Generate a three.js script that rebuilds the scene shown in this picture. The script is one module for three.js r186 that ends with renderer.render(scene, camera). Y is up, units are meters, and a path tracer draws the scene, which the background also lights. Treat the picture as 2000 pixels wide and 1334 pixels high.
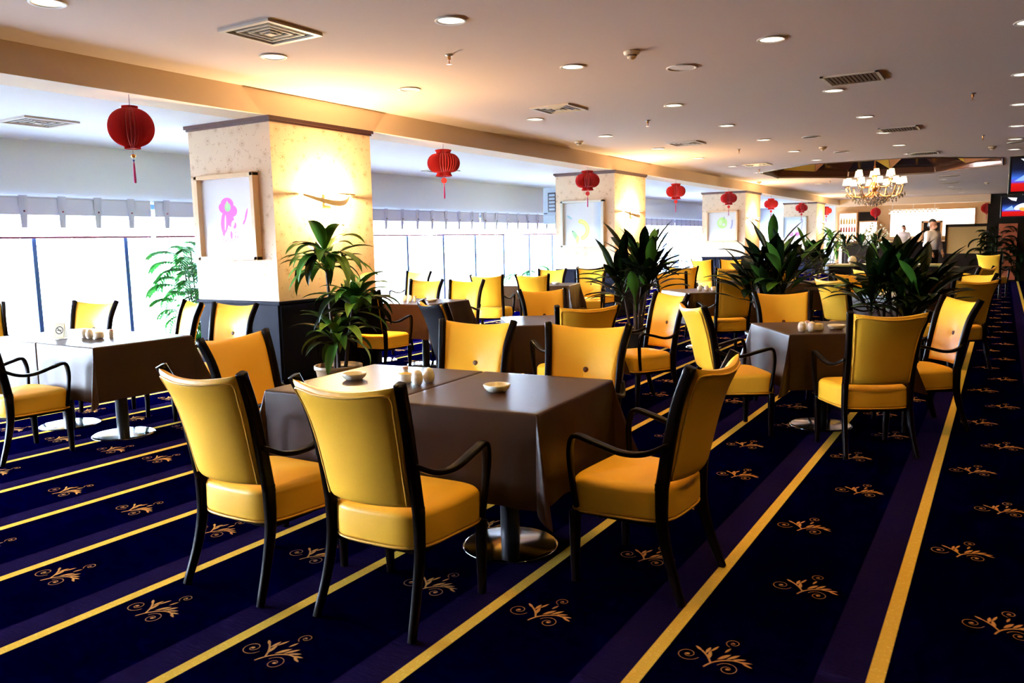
import * as THREE from 'three';
import { mergeGeometries } from 'three/addons/utils/BufferGeometryUtils.js';
import { RectAreaLightUniformsLib } from 'three/addons/lights/RectAreaLightUniformsLib.js';
import { MarchingCubes } from 'three/addons/objects/MarchingCubes.js';
import { RoundedBoxGeometry } from 'three/addons/geometries/RoundedBoxGeometry.js';

RectAreaLightUniformsLib.init();
const V = (x, y, z) => new THREE.Vector3(x, y, z);
const rad = THREE.MathUtils.degToRad;
const scene = new THREE.Scene();

// ---------------------------------------------------------------- camera, sky, exposure
const camera = new THREE.PerspectiveCamera(46.304, 2000 / 1334, 0.05, 400);
camera.position.set(0, 1.42, 0);
camera.rotation.set(rad(-7.1569), rad(31.5388), rad(-1.1407), 'YXZ');
scene.background = new THREE.Color().setRGB(0.8, 0.92, 1.17);   // bright overcast sky
scene.backgroundIntensity = 105;
const renderer = new THREE.WebGLRenderer({ antialias: true });
renderer.toneMapping = THREE.LinearToneMapping;
renderer.toneMappingExposure = 1.15;
renderer.shadowMap.enabled = true;
const POWER = { down: 6.8, sconce: 19, chandelier: 4, bar: 40 };

// ---------------------------------------------------------------- random, naming
let seed = 12345;
const rnd = () => { seed = (seed * 1664525 + 1013904223) >>> 0; return seed / 4294967296; };
const rr = (a, b) => a + (b - a) * rnd();
const used = new Map();
function numbered(name) {
  const n = used.get(name) || 0; used.set(name, n + 1);
  return n ? name + '_' + String(n).padStart(3, '0') : name;
}
function tag(o, label, category, group, kind) {
  if (label) o.userData.label = label;
  if (category) o.userData.category = category;
  if (group) o.userData.group = group;
  if (kind) o.userData.kind = kind;
  return o;
}
function thing(name, label, category, [x, y, z] = [0, 0, 0], turn = 0, group) {
  const o = new THREE.Group(); o.name = numbered(name); o.position.set(x, y, z); o.rotation.y = turn; scene.add(o);
  return tag(o, label, category, group);
}
function part(name, geo, mat, parent) {
  const g = Array.isArray(geo) ? mergeGeometries(geo.map((k) => (k.index ? k.toNonIndexed() : k)).map(strip)) : geo;
  const m = new THREE.Mesh(g, mat); m.name = parent === scene ? numbered(name) : name; m.castShadow = m.receiveShadow = true; parent.add(m);
  return m;
}
function strip(g) { for (const k of Object.keys(g.attributes)) if (!['position', 'normal', 'uv'].includes(k)) g.deleteAttribute(k); if (!g.attributes.uv) g.setAttribute('uv', new THREE.BufferAttribute(new Float32Array(g.attributes.position.count * 2), 2)); return g; }
function solo(name, geo, mat, label, category, group) { return tag(part(name, geo, mat, scene), label, category, group); }
function struct(name, geo, mat, parent = scene) { const m = part(name, geo, mat, parent); if (parent === scene) m.userData.kind = 'structure'; return m; }
function structGroup(name) { const o = new THREE.Group(); o.name = name; o.userData.kind = 'structure'; scene.add(o); return o; }
function copy(o, label, [x, y, z], turn = 0) {
  const c = o.clone(); c.name = numbered(o.name.replace(/_\d{3}$/, '')); c.userData = { ...o.userData, label };
  c.position.set(x, y, z); c.rotation.set(0, turn, 0); scene.add(c); return c;
}

// ---------------------------------------------------------------- geometry helpers
function box(x0, x1, y0, y1, z0, z1, r = 0) {
  const w = x1 - x0, h = y1 - y0, d = z1 - z0;
  const g = r ? new RoundedBoxGeometry(w, h, d, 2, r) : new THREE.BoxGeometry(w, h, d);
  g.translate((x0 + x1) / 2, (y0 + y1) / 2, (z0 + z1) / 2); return g;
}
function metreBox(x0, x1, y0, y1, z0, z1) {           // uv in metres on every face
  const g = box(x0, x1, y0, y1, z0, z1), p = g.attributes.position, n = g.attributes.normal, uv = g.attributes.uv;
  for (let i = 0; i < p.count; i++) {
    const ax = Math.abs(n.getX(i)), ay = Math.abs(n.getY(i));
    if (ax > 0.5) uv.setXY(i, p.getZ(i), p.getY(i)); else if (ay > 0.5) uv.setXY(i, p.getX(i), p.getZ(i)); else uv.setXY(i, p.getX(i), p.getY(i));
  }
  return g;
}
function lathe(pts, n = 24) { return new THREE.LatheGeometry(pts.map(([r, y]) => new THREE.Vector2(r, y)), n); }
function cyl(r0, r1, h, x = 0, y = 0, z = 0, n = 16) { const g = new THREE.CylinderGeometry(r1, r0, h, n); g.translate(x, y + h / 2, z); return g; }
function tube(pts, r, seg = 24, n = 6, closed = false) { return new THREE.TubeGeometry(new THREE.CatmullRomCurve3(pts, closed, 'centripetal'), seg, r, n, closed); }
function rod(a, b, r, n = 6) { return new THREE.TubeGeometry(new THREE.LineCurve3(a, b), 1, r, n, false); }
// a bar of superelliptic section swept along a curve; rx across, rz along the section's other axis
function sweep(pts, rx, rz, seg = 14, n = 8, side = V(1, 0, 0)) {
  const c = new THREE.CatmullRomCurve3(pts, false, 'centripetal'), pos = [], idx = [], uv = [];
  for (let i = 0; i <= seg; i++) {
    const t = i / seg, p = c.getPoint(t), tg = c.getTangent(t), b = side.clone().addScaledVector(tg, -side.dot(tg)).normalize(), a = tg.clone().cross(b).normalize();
    const wx = typeof rx === 'function' ? rx(t) : rx, wz = typeof rz === 'function' ? rz(t) : rz;
    for (let k = 0; k < n; k++) {
      const q = (k / n) * 2 * Math.PI + Math.PI / n, co = Math.cos(q), si = Math.sin(q), e = 0.55;
      const u = Math.sign(co) * Math.abs(co) ** e * wx, v = Math.sign(si) * Math.abs(si) ** e * wz;
      pos.push(p.x + b.x * u + a.x * v, p.y + b.y * u + a.y * v, p.z + b.z * u + a.z * v); uv.push(k / n, t);
    }
  }
  for (let i = 0; i < seg; i++) for (let k = 0; k < n; k++) { const a = i * n + k, b = i * n + (k + 1) % n; idx.push(a, b, a + n, b, b + n, a + n); }
  for (const [base, flip] of [[0, 0], [seg * n, 1]]) for (let k = 1; k < n - 1; k++) idx.push(base, base + (flip ? k : k + 1), base + (flip ? k + 1 : k));
  return made(pos, idx, uv);
}
function made(pos, idx, uv) {
  const g = new THREE.BufferGeometry(); g.setAttribute('position', new THREE.Float32BufferAttribute(pos, 3));
  if (uv) g.setAttribute('uv', new THREE.Float32BufferAttribute(uv, 2));
  g.setIndex(idx); g.computeVertexNormals(); return g;
}
// a padded closed sheet around a mid surface
function slab(fn, nu, nv, T, dent) {
  const pos = [], idx = [], uv = [], W = nu + 1;
  for (const s of [1, -1]) for (let j = 0; j <= nv; j++) for (let i = 0; i <= nu; i++) {
    const a = i / nu, uu = Math.sign(a - 0.5) * (1 - (1 - Math.abs(2 * a - 1)) ** 1.5), b = j / nv, vv = 0.5 + 0.5 * Math.sign(b - 0.5) * (1 - (1 - Math.abs(2 * b - 1)) ** 1.5), e = 1e-3;
    const p = fn(uu, vv), n = fn(uu + e, vv).sub(fn(uu - e, vv)).cross(fn(uu, vv + e).sub(fn(uu, vv - e))).normalize();
    let t = T * Math.sqrt(Math.max(0, 1 - Math.abs(uu) ** 8)) * Math.sqrt(Math.max(0, 1 - Math.abs(2 * vv - 1) ** 10));
    if (dent && s > 0) t -= dent(uu, vv);
    pos.push(p.x + n.x * t * s, p.y + n.y * t * s, p.z + n.z * t * s); uv.push(p.x, p.y);
  }
  for (const s of [0, 1]) for (let j = 0; j < nv; j++) for (let i = 0; i < nu; i++) {
    const a = s * W * (nv + 1) + j * W + i; if (s) idx.push(a, a + W, a + 1, a + 1, a + W, a + W + 1); else idx.push(a, a + 1, a + W, a + 1, a + W + 1, a + W);
  }
  return made(pos, idx, uv);
}
// rounded cushion over a closed outline of [x, z]
function cushion(outline, y0, y1, r, crown) {
  const pos = [], idx = [], uv = [], n = outline.length, rings = [];
  const cx = outline.reduce((a, p) => a + p[0], 0) / n, cz = outline.reduce((a, p) => a + p[1], 0) / n;
  for (let k = 0; k <= 4; k++) { const a = (k / 4) * Math.PI / 2; rings.push([r * (1 - Math.sin(a)), y0 + r * (1 - Math.cos(a)) * 0.5]); }
  for (let k = 1; k <= 5; k++) { const a = (k / 5) * Math.PI / 2; rings.push([r * (1 - Math.cos(a)), y1 - r + r * Math.sin(a)]); }
  for (let k = 1; k <= 4; k++) rings.push([r + k * 0.2 * 0.24, y1 + crown * (1 - (1 - k / 4) ** 2)]);
  for (const [ins, y] of rings) for (const [x, z] of outline) {
    const dx = x - cx, dz = z - cz, l = Math.hypot(dx, dz), f = Math.max(0.02, (l - ins) / l); pos.push(cx + dx * f, y, cz + dz * f); uv.push(cx + dx * f, cz + dz * f);
  }
  for (let j = 0; j < rings.length - 1; j++) for (let i = 0; i < n; i++) { const a = j * n + i, b = j * n + (i + 1) % n; idx.push(a, a + n, b, b, a + n, b + n); }
  const top = pos.length / 3; pos.push(cx, y1 + crown, cz); uv.push(cx, cz); const bot = top + 1; pos.push(cx, y0, cz); uv.push(cx, cz);
  for (let i = 0; i < n; i++) { const a = (rings.length - 1) * n; idx.push(a + i, top, a + (i + 1) % n, i, (i + 1) % n, bot); }
  return made(pos, idx, uv);
}

// ---------------------------------------------------------------- textures
function canvasTex(w, h, draw, srgb = true) {
  const c = document.createElement('canvas'); c.width = w; c.height = h; draw(c.getContext('2d'), w, h);
  const t = new THREE.CanvasTexture(c); if (srgb) t.colorSpace = THREE.SRGBColorSpace; t.wrapS = t.wrapT = THREE.RepeatWrapping; return t;
}
function noiseTex(n, f) {
  const d = new Uint8Array(n * n * 4);
  for (let i = 0; i < n * n; i++) { const v = f(i % n, (i / n) | 0); d[i * 4] = d[i * 4 + 1] = d[i * 4 + 2] = v; d[i * 4 + 3] = 255; }
  const t = new THREE.DataTexture(d, n, n); t.wrapS = t.wrapT = THREE.RepeatWrapping; t.magFilter = THREE.LinearFilter; t.needsUpdate = true; return t;
}
const PX = 5.42, PZ = 1.43;
const carpetTex = canvasTex(2048, 540, (g, w, h) => {
  const sx = w / PX, sz = h / PZ;
  g.fillStyle = 'rgb(0,0,20)'; g.fillRect(0, 0, w, h);
  for (let i = 0; i < 26000; i++) { g.fillStyle = rnd() < 0.5 ? 'rgba(0,0,12,0.35)' : 'rgba(0,0,28,0.3)'; g.fillRect(rnd() * w, rnd() * h, 2, 2); }
  for (let k = 0; k <= 8; k++) {
    const x = k * 0.6775 * sx;
    g.fillStyle = 'rgb(19,12,40)'; g.fillRect(x - 0.17 * sx, 0, 0.15 * sx, h);
    for (let i = 0; i < 1500; i++) { g.fillStyle = rnd() < 0.5 ? 'rgba(10,6,24,0.35)' : 'rgba(28,20,50,0.3)'; g.fillRect(x - 0.17 * sx + rnd() * 0.148 * sx, rnd() * h, 2, 2); }
    g.fillStyle = 'rgb(206,164,62)'; g.fillRect(x - 0.026 * sx, 0, 0.052 * sx, h);
    for (let i = 0; i < 300; i++) { g.fillStyle = rnd() < 0.5 ? 'rgba(190,150,70,0.35)' : 'rgba(240,216,150,0.35)'; g.fillRect(x - 0.026 * sx + rnd() * 0.05 * sx, rnd() * h, 2, 2); }
  }
  const motif = (cx, cy) => {
    g.save(); g.translate(cx, cy); g.scale(sx * 0.7, sz * 0.74); g.strokeStyle = g.fillStyle = 'rgb(176,124,64)'; g.lineCap = 'round';
    const swirl = (x, y, r, a0, turns, wd) => { g.lineWidth = wd; g.beginPath(); for (let i = 0; i <= 40; i++) { const t = i / 40, a = a0 + t * turns * 6.283, q = r * (1 - t * 0.82); g[i ? 'lineTo' : 'moveTo'](x + Math.cos(a) * q, y + Math.sin(a) * q); } g.stroke(); g.beginPath(); g.arc(x, y, r * 0.17, 0, 7); g.fill(); };
    const leaf = (x, y, a, l, b) => { g.save(); g.translate(x, y); g.rotate(a); g.beginPath(); g.moveTo(0, 0); g.quadraticCurveTo(l * 0.5, -b, l, 0); g.quadraticCurveTo(l * 0.5, b, 0, 0); g.fill(); g.restore(); };
    g.lineWidth = 0.011; g.beginPath(); g.moveTo(-0.02, 0.12); g.quadraticCurveTo(0.0, 0.05, 0.06, 0.02); g.quadraticCurveTo(0.11, -0.005, 0.155, 0.02); g.stroke();
    g.beginPath(); g.moveTo(-0.005, 0.07); g.quadraticCurveTo(-0.03, 0.02, -0.075, -0.015); g.stroke();
    swirl(-0.125, 0.045, 0.058, 0.2, 1.5, 0.005); swirl(0.085, 0.095, 0.055, 3.4, 1.5, 0.005); swirl(0.045, -0.145, 0.04, 1.8, 1.4, 0.005);
    leaf(-0.02, 0.05, -1.75, 0.085, 0.022); leaf(0.015, 0.035, -1.0, 0.09, 0.024); leaf(-0.05, 0.005, -1.5, 0.07, 0.02); leaf(-0.07, -0.01, -2.5, 0.06, 0.018);
    leaf(0.055, 0.015, -0.95, 0.085, 0.02); leaf(0.08, 0.005, -0.45, 0.07, 0.016); leaf(0.11, 0.01, -0.2, 0.07, 0.014); leaf(0.13, 0.015, 0.35, 0.06, 0.016); leaf(-0.035, -0.02, -1.25, 0.075, 0.016); leaf(0.03, -0.04, -1.3, 0.06, 0.016);
    g.restore();
  };
  for (let k = 0; k < 8; k++) for (const f of [0.783, 0.283]) { const minus = (k < 3) === (f > 0.5); motif(((k + 0.5) * 0.6775 + (minus ? -0.15 : 0.0)) * sx, (1 - f) * h); }
});
carpetTex.anisotropy = 8;
const wallpaperTex = canvasTex(1024, 1024, (g, w) => {
  g.fillStyle = 'rgb(224,194,160)'; g.fillRect(0, 0, w, w);
  for (let i = 0; i < 5000; i++) { g.fillStyle = rnd() < 0.5 ? 'rgba(234,208,176,0.35)' : 'rgba(208,174,138,0.3)'; g.fillRect(rnd() * w, rnd() * w, 3, 3); }
  g.strokeStyle = g.fillStyle = 'rgba(164,118,78,0.55)';
  const flower = (x, y, r, n) => { for (let k = 0; k < n; k++) { const a = k * 6.283 / n; g.lineWidth = 3; g.beginPath(); g.ellipse(x + Math.cos(a) * r * 0.6, y + Math.sin(a) * r * 0.6, r * 0.42, r * 0.26, a, 0, 7); g.stroke(); } g.beginPath(); g.arc(x, y, r * 0.2, 0, 7); g.fill(); };
  for (let i = 0; i < 26; i++) { const x = rnd() * 960 + 32, y = rnd() * 960 + 32; flower(x, y, rr(22, 46), 5 + (i % 3)); g.lineWidth = 3; g.beginPath(); g.moveTo(x, y); g.bezierCurveTo(x + rr(-90, 90), y + rr(-60, 60), x + rr(-90, 90), y + rr(-90, 90), x + rr(-120, 120), y + rr(-120, 120)); g.stroke(); }
  for (let i = 0; i < 110; i++) { const x = rnd() * w, y = rnd() * w; g.beginPath(); g.ellipse(x, y, rr(6, 13), rr(3, 7), rnd() * 6, 0, 7); g.fill(); }
});
const leatherBump = noiseTex(256, () => 110 + rnd() * 90); leatherBump.repeat.set(14, 14);
const weaveBump = noiseTex(128, (x, y) => 120 + 60 * (((x >> 1) + (y >> 1)) & 1) + rnd() * 50); weaveBump.repeat.set(9, 9);
const pileBump = noiseTex(256, () => rnd() * 255);

// ---------------------------------------------------------------- materials
const std = (r, g, b, rough = 0.6, o = {}) => new THREE.MeshStandardMaterial({ color: new THREE.Color().setRGB(r, g, b), roughness: rough, ...o });
const phys = (r, g, b, rough, o) => new THREE.MeshPhysicalMaterial({ color: new THREE.Color().setRGB(r, g, b), roughness: rough, ...o });
const glow = (r, g, b, k) => new THREE.MeshStandardMaterial({ color: 0x000000, roughness: 1, emissive: new THREE.Color().setRGB(r, g, b), emissiveIntensity: k });
const M = {
  ceiling: phys(0.76, 0.62, 0.57, 0.9, { specularIntensity: 0.05 }), bayCeiling: std(0.93, 0.94, 0.95, 0.8), beam: std(0.82, 0.62, 0.42, 0.7), wallWhite: phys(0.88, 0.94, 1.0, 0.9, { specularIntensity: 0.2 }),
  wallTan: std(0.5, 0.3, 0.13, 0.7), darkWood: phys(0.008, 0.004, 0.0025, 0.4, { specularIntensity: 0.15 }), blackWood: phys(0.004, 0.002, 0.0016, 0.28, { specularIntensity: 0.14 }),
  carpet: new THREE.MeshPhysicalMaterial({ map: carpetTex, roughness: 1, specularIntensity: 0, bumpMap: pileBump, bumpScale: 0.002 }),
  wallpaper: new THREE.MeshStandardMaterial({ map: wallpaperTex, roughness: 0.75 }),
  cornice: phys(0.05, 0.012, 0.006, 0.4, {}), wainscot: phys(0.006, 0.006, 0.012, 0.5, { specularIntensity: 0.04 }),
  leather: phys(0.92, 0.48, 0.03, 0.42, { bumpMap: leatherBump, bumpScale: 0.0004, specularIntensity: 0.5 }), leatherPipe: phys(0.82, 0.42, 0.03, 0.45, {}), button: std(0.12, 0.045, 0.015, 0.5),
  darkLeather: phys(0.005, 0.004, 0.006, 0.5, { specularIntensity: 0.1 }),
  cloth: phys(0.034, 0.013, 0.006, 0.34, { bumpMap: weaveBump, bumpScale: 0.0005, specularIntensity: 0.42 }),
  chrome: std(0.75, 0.75, 0.78, 0.12, { metalness: 1 }), steel: std(0.5, 0.5, 0.52, 0.3, { metalness: 1 }), blackMetal: std(0.01, 0.01, 0.012, 0.35),
  china: phys(0.86, 0.8, 0.66, 0.25, { clearcoat: 0.4 }), sugar: std(0.75, 0.5, 0.12, 0.6), pinkPlastic: std(0.75, 0.42, 0.34, 0.4), card: std(0.9, 0.88, 0.75, 0.7),
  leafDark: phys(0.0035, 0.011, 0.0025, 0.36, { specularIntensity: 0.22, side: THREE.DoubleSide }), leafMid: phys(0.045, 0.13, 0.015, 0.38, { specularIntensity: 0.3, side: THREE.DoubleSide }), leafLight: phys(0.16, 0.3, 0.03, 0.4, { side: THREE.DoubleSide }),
  leafPalm: phys(0.035, 0.22, 0.035, 0.45, { side: THREE.DoubleSide, transmission: 0.3, thickness: 0 }), stem: std(0.035, 0.016, 0.009, 0.8), cane: std(0.05, 0.1, 0.03, 0.6), soil: std(0.03, 0.012, 0.006, 1),
  potTan: phys(0.26, 0.16, 0.08, 0.4, {}), potDark: phys(0.012, 0.01, 0.01, 0.4, {}), potWhite: phys(0.7, 0.55, 0.36, 0.4, {}),
  red: phys(0.45, 0.003, 0.006, 0.8, { side: THREE.DoubleSide, transmission: 0.22, thickness: 0 }), redCard: std(0.7, 0.02, 0.02, 0.7), gold: std(0.8, 0.45, 0.12, 0.3, { metalness: 1 }), tassel: std(0.42, 0.01, 0.12, 0.8), thread: std(0.3, 0.2, 0.25, 0.8), bead: std(0.02, 0.04, 0.4, 0.3),
  trim: std(0.85, 0.8, 0.76, 0.4), lampGlass: glow(1, 0.9, 0.72, 3.2), lampOff: std(0.75, 0.7, 0.7, 0.5), ventDark: std(0.02, 0.01, 0.008, 0.7), ventMetal: std(0.72, 0.62, 0.52, 0.45),
  sconceMetal: phys(0.8, 0.62, 0.4, 0.45, {}), bulb: glow(1, 0.86, 0.58, 6),
  frameWood: phys(0.72, 0.46, 0.24, 0.45, {}), frameDark: std(0.08, 0.04, 0.02, 0.5), frameWhite: phys(0.75, 0.72, 0.62, 0.45, {}),
  mullion: phys(0.03, 0.08, 0.26, 0.35, {}), glass: phys(0.96, 1, 1, 0, { transmission: 1, thickness: 0, ior: 1.5 }),
  valance: phys(0.72, 0.74, 0.92, 0.9, { side: THREE.DoubleSide }), blind: phys(0.9, 0.88, 0.84, 1, { transmission: 0.5, thickness: 0, side: THREE.DoubleSide }), tab: phys(0.62, 0.64, 0.8, 0.9, { side: THREE.DoubleSide }), railRed: std(0.25, 0.05, 0.1, 0.6), cord: std(0.35, 0.3, 0.34, 0.8),
  paving: std(0.6, 0.6, 0.58, 0.9), treeLeaf: phys(0.3, 0.5, 0.34, 0.7, { side: THREE.DoubleSide, transmission: 0.3, thickness: 0 }), bark: std(0.3, 0.25, 0.2, 0.9),
  mirrorDark: std(0.08, 0.03, 0.015, 0.1, { metalness: 0.6 }), reflectionGold: std(0.5, 0.33, 0.06, 0.2, { metalness: 0.35 }), mirrorBlack: std(0.02, 0.012, 0.01, 0.06, { metalness: 0.6 }), reflectionTan: std(0.42, 0.2, 0.1, 0.2, { metalness: 0.3 }),  // gold and tan facets carry the mirrors' reflections as surface colour
  bronze: std(0.5, 0.22, 0.07, 0.3, { metalness: 1 }), shade: glow(1, 0.74, 0.42, 2.6), crystal: phys(0.95, 0.88, 0.75, 0.02, { transmission: 1, thickness: 0.02, ior: 1.6 }),
  tvCase: phys(0.006, 0.006, 0.007, 0.25, {}), acGrey: std(0.42, 0.5, 0.58, 0.5), acDark: std(0.015, 0.015, 0.03, 0.4),
  barPanel: glow(1, 0.9, 0.72, 2.6), barWood: phys(0.35, 0.15, 0.045, 0.5, {}), tanPanel: std(0.34, 0.2, 0.06, 0.7), redDoor: phys(0.28, 0.055, 0.015, 0.45, {}), flower: std(0.9, 0.88, 0.7, 0.8, { side: THREE.DoubleSide }), counterTop: phys(0.35, 0.33, 0.12, 0.3, {}),
  skin: std(0.55, 0.28, 0.18, 0.6), shirt: std(0.8, 0.76, 0.78, 0.8), hair: std(0.012, 0.008, 0.008, 0.5), trousers: std(0.015, 0.015, 0.02, 0.8),
};

// ---------------------------------------------------------------- the room
const CE = 2.88, BAY = 2.65, BX = -6.0, WX = -9.4, ZB = -39, ZF = 3.2, XR = 3.2;
{
  const g = new THREE.PlaneGeometry(XR - WX + 0.4, ZF - ZB + 2.4, 1, 1); g.rotateX(-Math.PI / 2); g.translate((XR + WX) / 2, 0, (ZF + ZB) / 2 - 0.4);
  const p = g.attributes.position, uv = g.attributes.uv; for (let i = 0; i < p.count; i++) uv.setXY(i, (p.getX(i) + 1.6375) / PX, -p.getZ(i) / PZ);
  struct('floor', g, M.carpet);
  struct('floor_slab', box(WX - 0.3, XR + 0.2, -0.3, -0.01, ZB - 1.6, ZF + 0.2), M.wallWhite);
}
const REC = { x: -2.5, z: -20, r: 2.62 };
{
  const s = new THREE.Shape(); s.moveTo(BX, -ZF - 0.2); s.lineTo(XR + 0.2, -ZF - 0.2); s.lineTo(XR + 0.2, -ZB + 1.6); s.lineTo(BX, -ZB + 1.6); s.closePath();
  const hole = new THREE.Path(); for (let k = 0; k < 8; k++) { const a = -rad(22.5 + 45 * k); hole[k ? 'lineTo' : 'moveTo'](REC.x + Math.cos(a) * REC.r, -REC.z + Math.sin(a) * REC.r); } hole.closePath(); s.holes.push(hole);
  const g = new THREE.ExtrudeGeometry(s, { depth: 0.14, bevelEnabled: false }); g.rotateX(-Math.PI / 2); g.translate(0, CE, 0);
  struct('ceiling', g, M.ceiling);
  struct('ceiling_bay', box(WX - 0.2, BX - 0.42, BAY, BAY + 0.12, ZB - 1.6, ZF + 0.2), M.bayCeiling);
  struct('beam', box(BX - 0.42, BX, BAY, CE + 0.12, ZB - 1.6, ZF + 0.2), M.beam);
  struct('wall_rear', box(WX - 0.2, XR + 0.2, 0, CE + 0.14, ZF, ZF + 0.2), M.darkWood);
  struct('wall_aisle', box(XR, XR + 0.2, 0, CE + 0.14, ZB - 1.6, ZF), M.darkWood);
  struct('wall_window', [box(WX - 0.2, WX, 0, 0.22, ZB - 1.6, ZF), box(WX - 0.2, WX, 1.98, CE + 0.14, ZB - 1.6, ZF)], M.wallWhite);
  struct('wall_bar', box(WX, XR, 0, CE, ZB - 0.2, ZB), M.wallTan);
  struct('wall_end', box(WX, -6.2, 0, BAY, -37.0, -36.8), M.wallWhite);
  struct('wall_screen', box(-0.42, XR, 0, 2.22, -27.25, -27.0), M.darkWood);
  struct('wall_bar_aisle', box(-0.5, XR, 0, CE, -37.2, -36.8), M.darkWood);
  struct('trim_fascia', box(BX, -0.5, 2.6, CE, -37.1, -36.6), M.beam);
}
// pillars
const PILLARS = [[-5.45, -6.87], [-13.4, -14.86], [-22.0, -23.55], [-31.7, -33.3]];
PILLARS.forEach(([z0, z1], i) => {
  const o = structGroup('pillar_' + (i + 1));
  part('wallpapered_shaft', metreBox(-7.2, BX, 0.87, BAY, z1, z0), M.wallpaper, o);
  part('cornice', [box(-7.23, BX + 0.03, BAY - 0.035, BAY, z1 - 0.03, z0 + 0.03), box(-7.215, BX + 0.015, BAY - 0.055, BAY - 0.035, z1 - 0.015, z0 + 0.015)], M.cornice, o);
  part('wainscot_core', box(-7.2, BX, 0, 0.87, z1, z0), M.wainscot, o);
  for (let k = 0; k < 3; k++) {
    const a = (z0 - z1) / 3, b = 1.2 / 3;
    part('panel', box(BX, BX + 0.012, 0.1, 0.84, z1 + k * a + 0.008, z1 + (k + 1) * a - 0.008, 0.004), M.wainscot, o);
    part('panel', box(-7.2 + k * b + 0.008, -7.2 + (k + 1) * b - 0.008, 0.1, 0.84, z0, z0 + 0.012, 0.004), M.wainscot, o);
  }
  part('cap_rail', box(-7.22, BX + 0.02, 0.85, 0.88, z1 - 0.02, z0 + 0.02, 0.006), M.wainscot, o);
});

// windows: five bays of mullions and panes, each with its Roman blinds
const MUL = []; for (let k = -6; k <= 28; k++) MUL.push(-4.98 - 1.12 * k);
for (let b = 0; b < 5; b++) {
  const ms = MUL.slice(b * 7, b * 7 + 7), o = structGroup('window_' + (b + 1)), z0 = ms[0] + 0.56, z1 = ms[6] - 0.56;
  part('window_frame', [box(WX - 0.12, WX - 0.02, 0.22, 0.28, z1, z0), box(WX - 0.12, WX - 0.02, 1.92, 1.98, z1, z0)], M.mullion, o);
  part('window_sill', box(WX - 0.05, WX + 0.06, 0.2, 0.225, z1, z0, 0.008), M.trim, o);
  ms.forEach((z, k) => {
    part('mullion', box(WX - 0.15, WX - 0.0, 0.28, 1.92, z - 0.026, z + 0.026, 0.006), M.mullion, o);
    const za = k ? ms[k - 1] : z0 + 0.0; part('pane', box(WX - 0.085, WX - 0.079, 0.28, 1.92, z + 0.025, za - (k ? 0.025 : 0)), M.glass, o);
  });
  part('pane', box(WX - 0.085, WX - 0.079, 0.28, 1.92, z1, ms[6] - 0.025), M.glass, o);
}
function sheetXZ(fn, nu, nv) { // open sheet from fn(u, v)
  const pos = [], idx = [], uv = []; for (let j = 0; j <= nv; j++) for (let i = 0; i <= nu; i++) { const p = fn(i / nu, j / nv); pos.push(p.x, p.y, p.z); uv.push(i / nu, j / nv); }
  for (let j = 0; j < nv; j++) for (let i = 0; i < nu; i++) { const a = j * (nu + 1) + i; idx.push(a, a + 1, a + nu + 1, a + 1, a + nu + 2, a + nu + 1); }
  return made(pos, idx, uv);
}
const ORD = ['first', 'second', 'third', 'fourth', 'fifth', 'sixth', 'seventh', 'eighth', 'ninth', 'tenth', 'eleventh', 'twelfth'];
const blindSpans = [[-0.3, -3.36], [-3.4, -6.42], [-6.47, -9.9], [-9.95, -13.98], [-14.02, -17.6], [-17.65, -21.6], [-21.65, -25.6], [-25.65, -29.6]];
blindSpans.forEach(([z0, z1], i) => {
  const t = thing('roman_blind', ['pale Roman blind with grey tabs at the near end of the window wall', 'pale Roman blind behind the first red lantern, over the window-side tables', 'pale Roman blind running behind the big wallpapered pillar and the palm', 'long pale Roman blind behind the second red lantern', 'pale Roman blind beside the grey louvred wall unit', 'pale Roman blind behind the fourth red lantern', 'pale Roman blind between the third pillar and the fifth lantern', 'last pale Roman blind at the far end of the window wall'][i], 'blind', [WX + 0.03, 0, 0], 0, 'Roman blinds along the window wall');
  const L = z0 - z1, n = Math.round(L / 0.46), sp = L / n;
  part('blind_fabric', sheetXZ((u, v) => V(0.03 + 0.012 * Math.sin(v * 9), 1.84 - v * 0.27, z0 - u * L), 2, 10), M.blind, t);
  part('valance', sheetXZ((u, v) => V(0.055 + 0.008 * Math.cos(u * n * 6.283) * v, 2.02 - v * 0.2, z0 - u * L), n * 6, 4), M.valance, t);
  part('headrail', box(0, 0.06, 2.005, 2.025, z1, z0, 0.004), M.tab, t);
  part('bottom_rail', rod(V(0.035, 1.567, z0 - 0.01), V(0.035, 1.567, z1 + 0.01), 0.013), M.railRed, t);
  const cords = [];
  for (let k = 0; k < n; k++) {
    const z = z0 - (k + 0.35) * sp;
    const tb = part('tab', sheetXZ((u, v) => V(0.075 + 0.012 * Math.cos((u - 0.5) * 3) - 0.02 * v, 2.035 - v * 0.36, z + (0.5 - u) * (0.1 - 0.035 * v)), 4, 6), M.tab, t);
    part('button', new THREE.SphereGeometry(0.011, 8, 6).translate(0.082, 1.86, z), M.railRed, tb);
    if (k < n - 1) { const p = []; for (let q = 0; q <= 6; q++) { const f = q / 6; p.push(V(0.062, 1.815 - 0.06 * Math.sin(f * Math.PI), z - f * sp)); } cords.push(tube(p, 0.004, 12, 4)); }
  }
  part('swag_cord', cords, M.cord, t);
});

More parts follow.
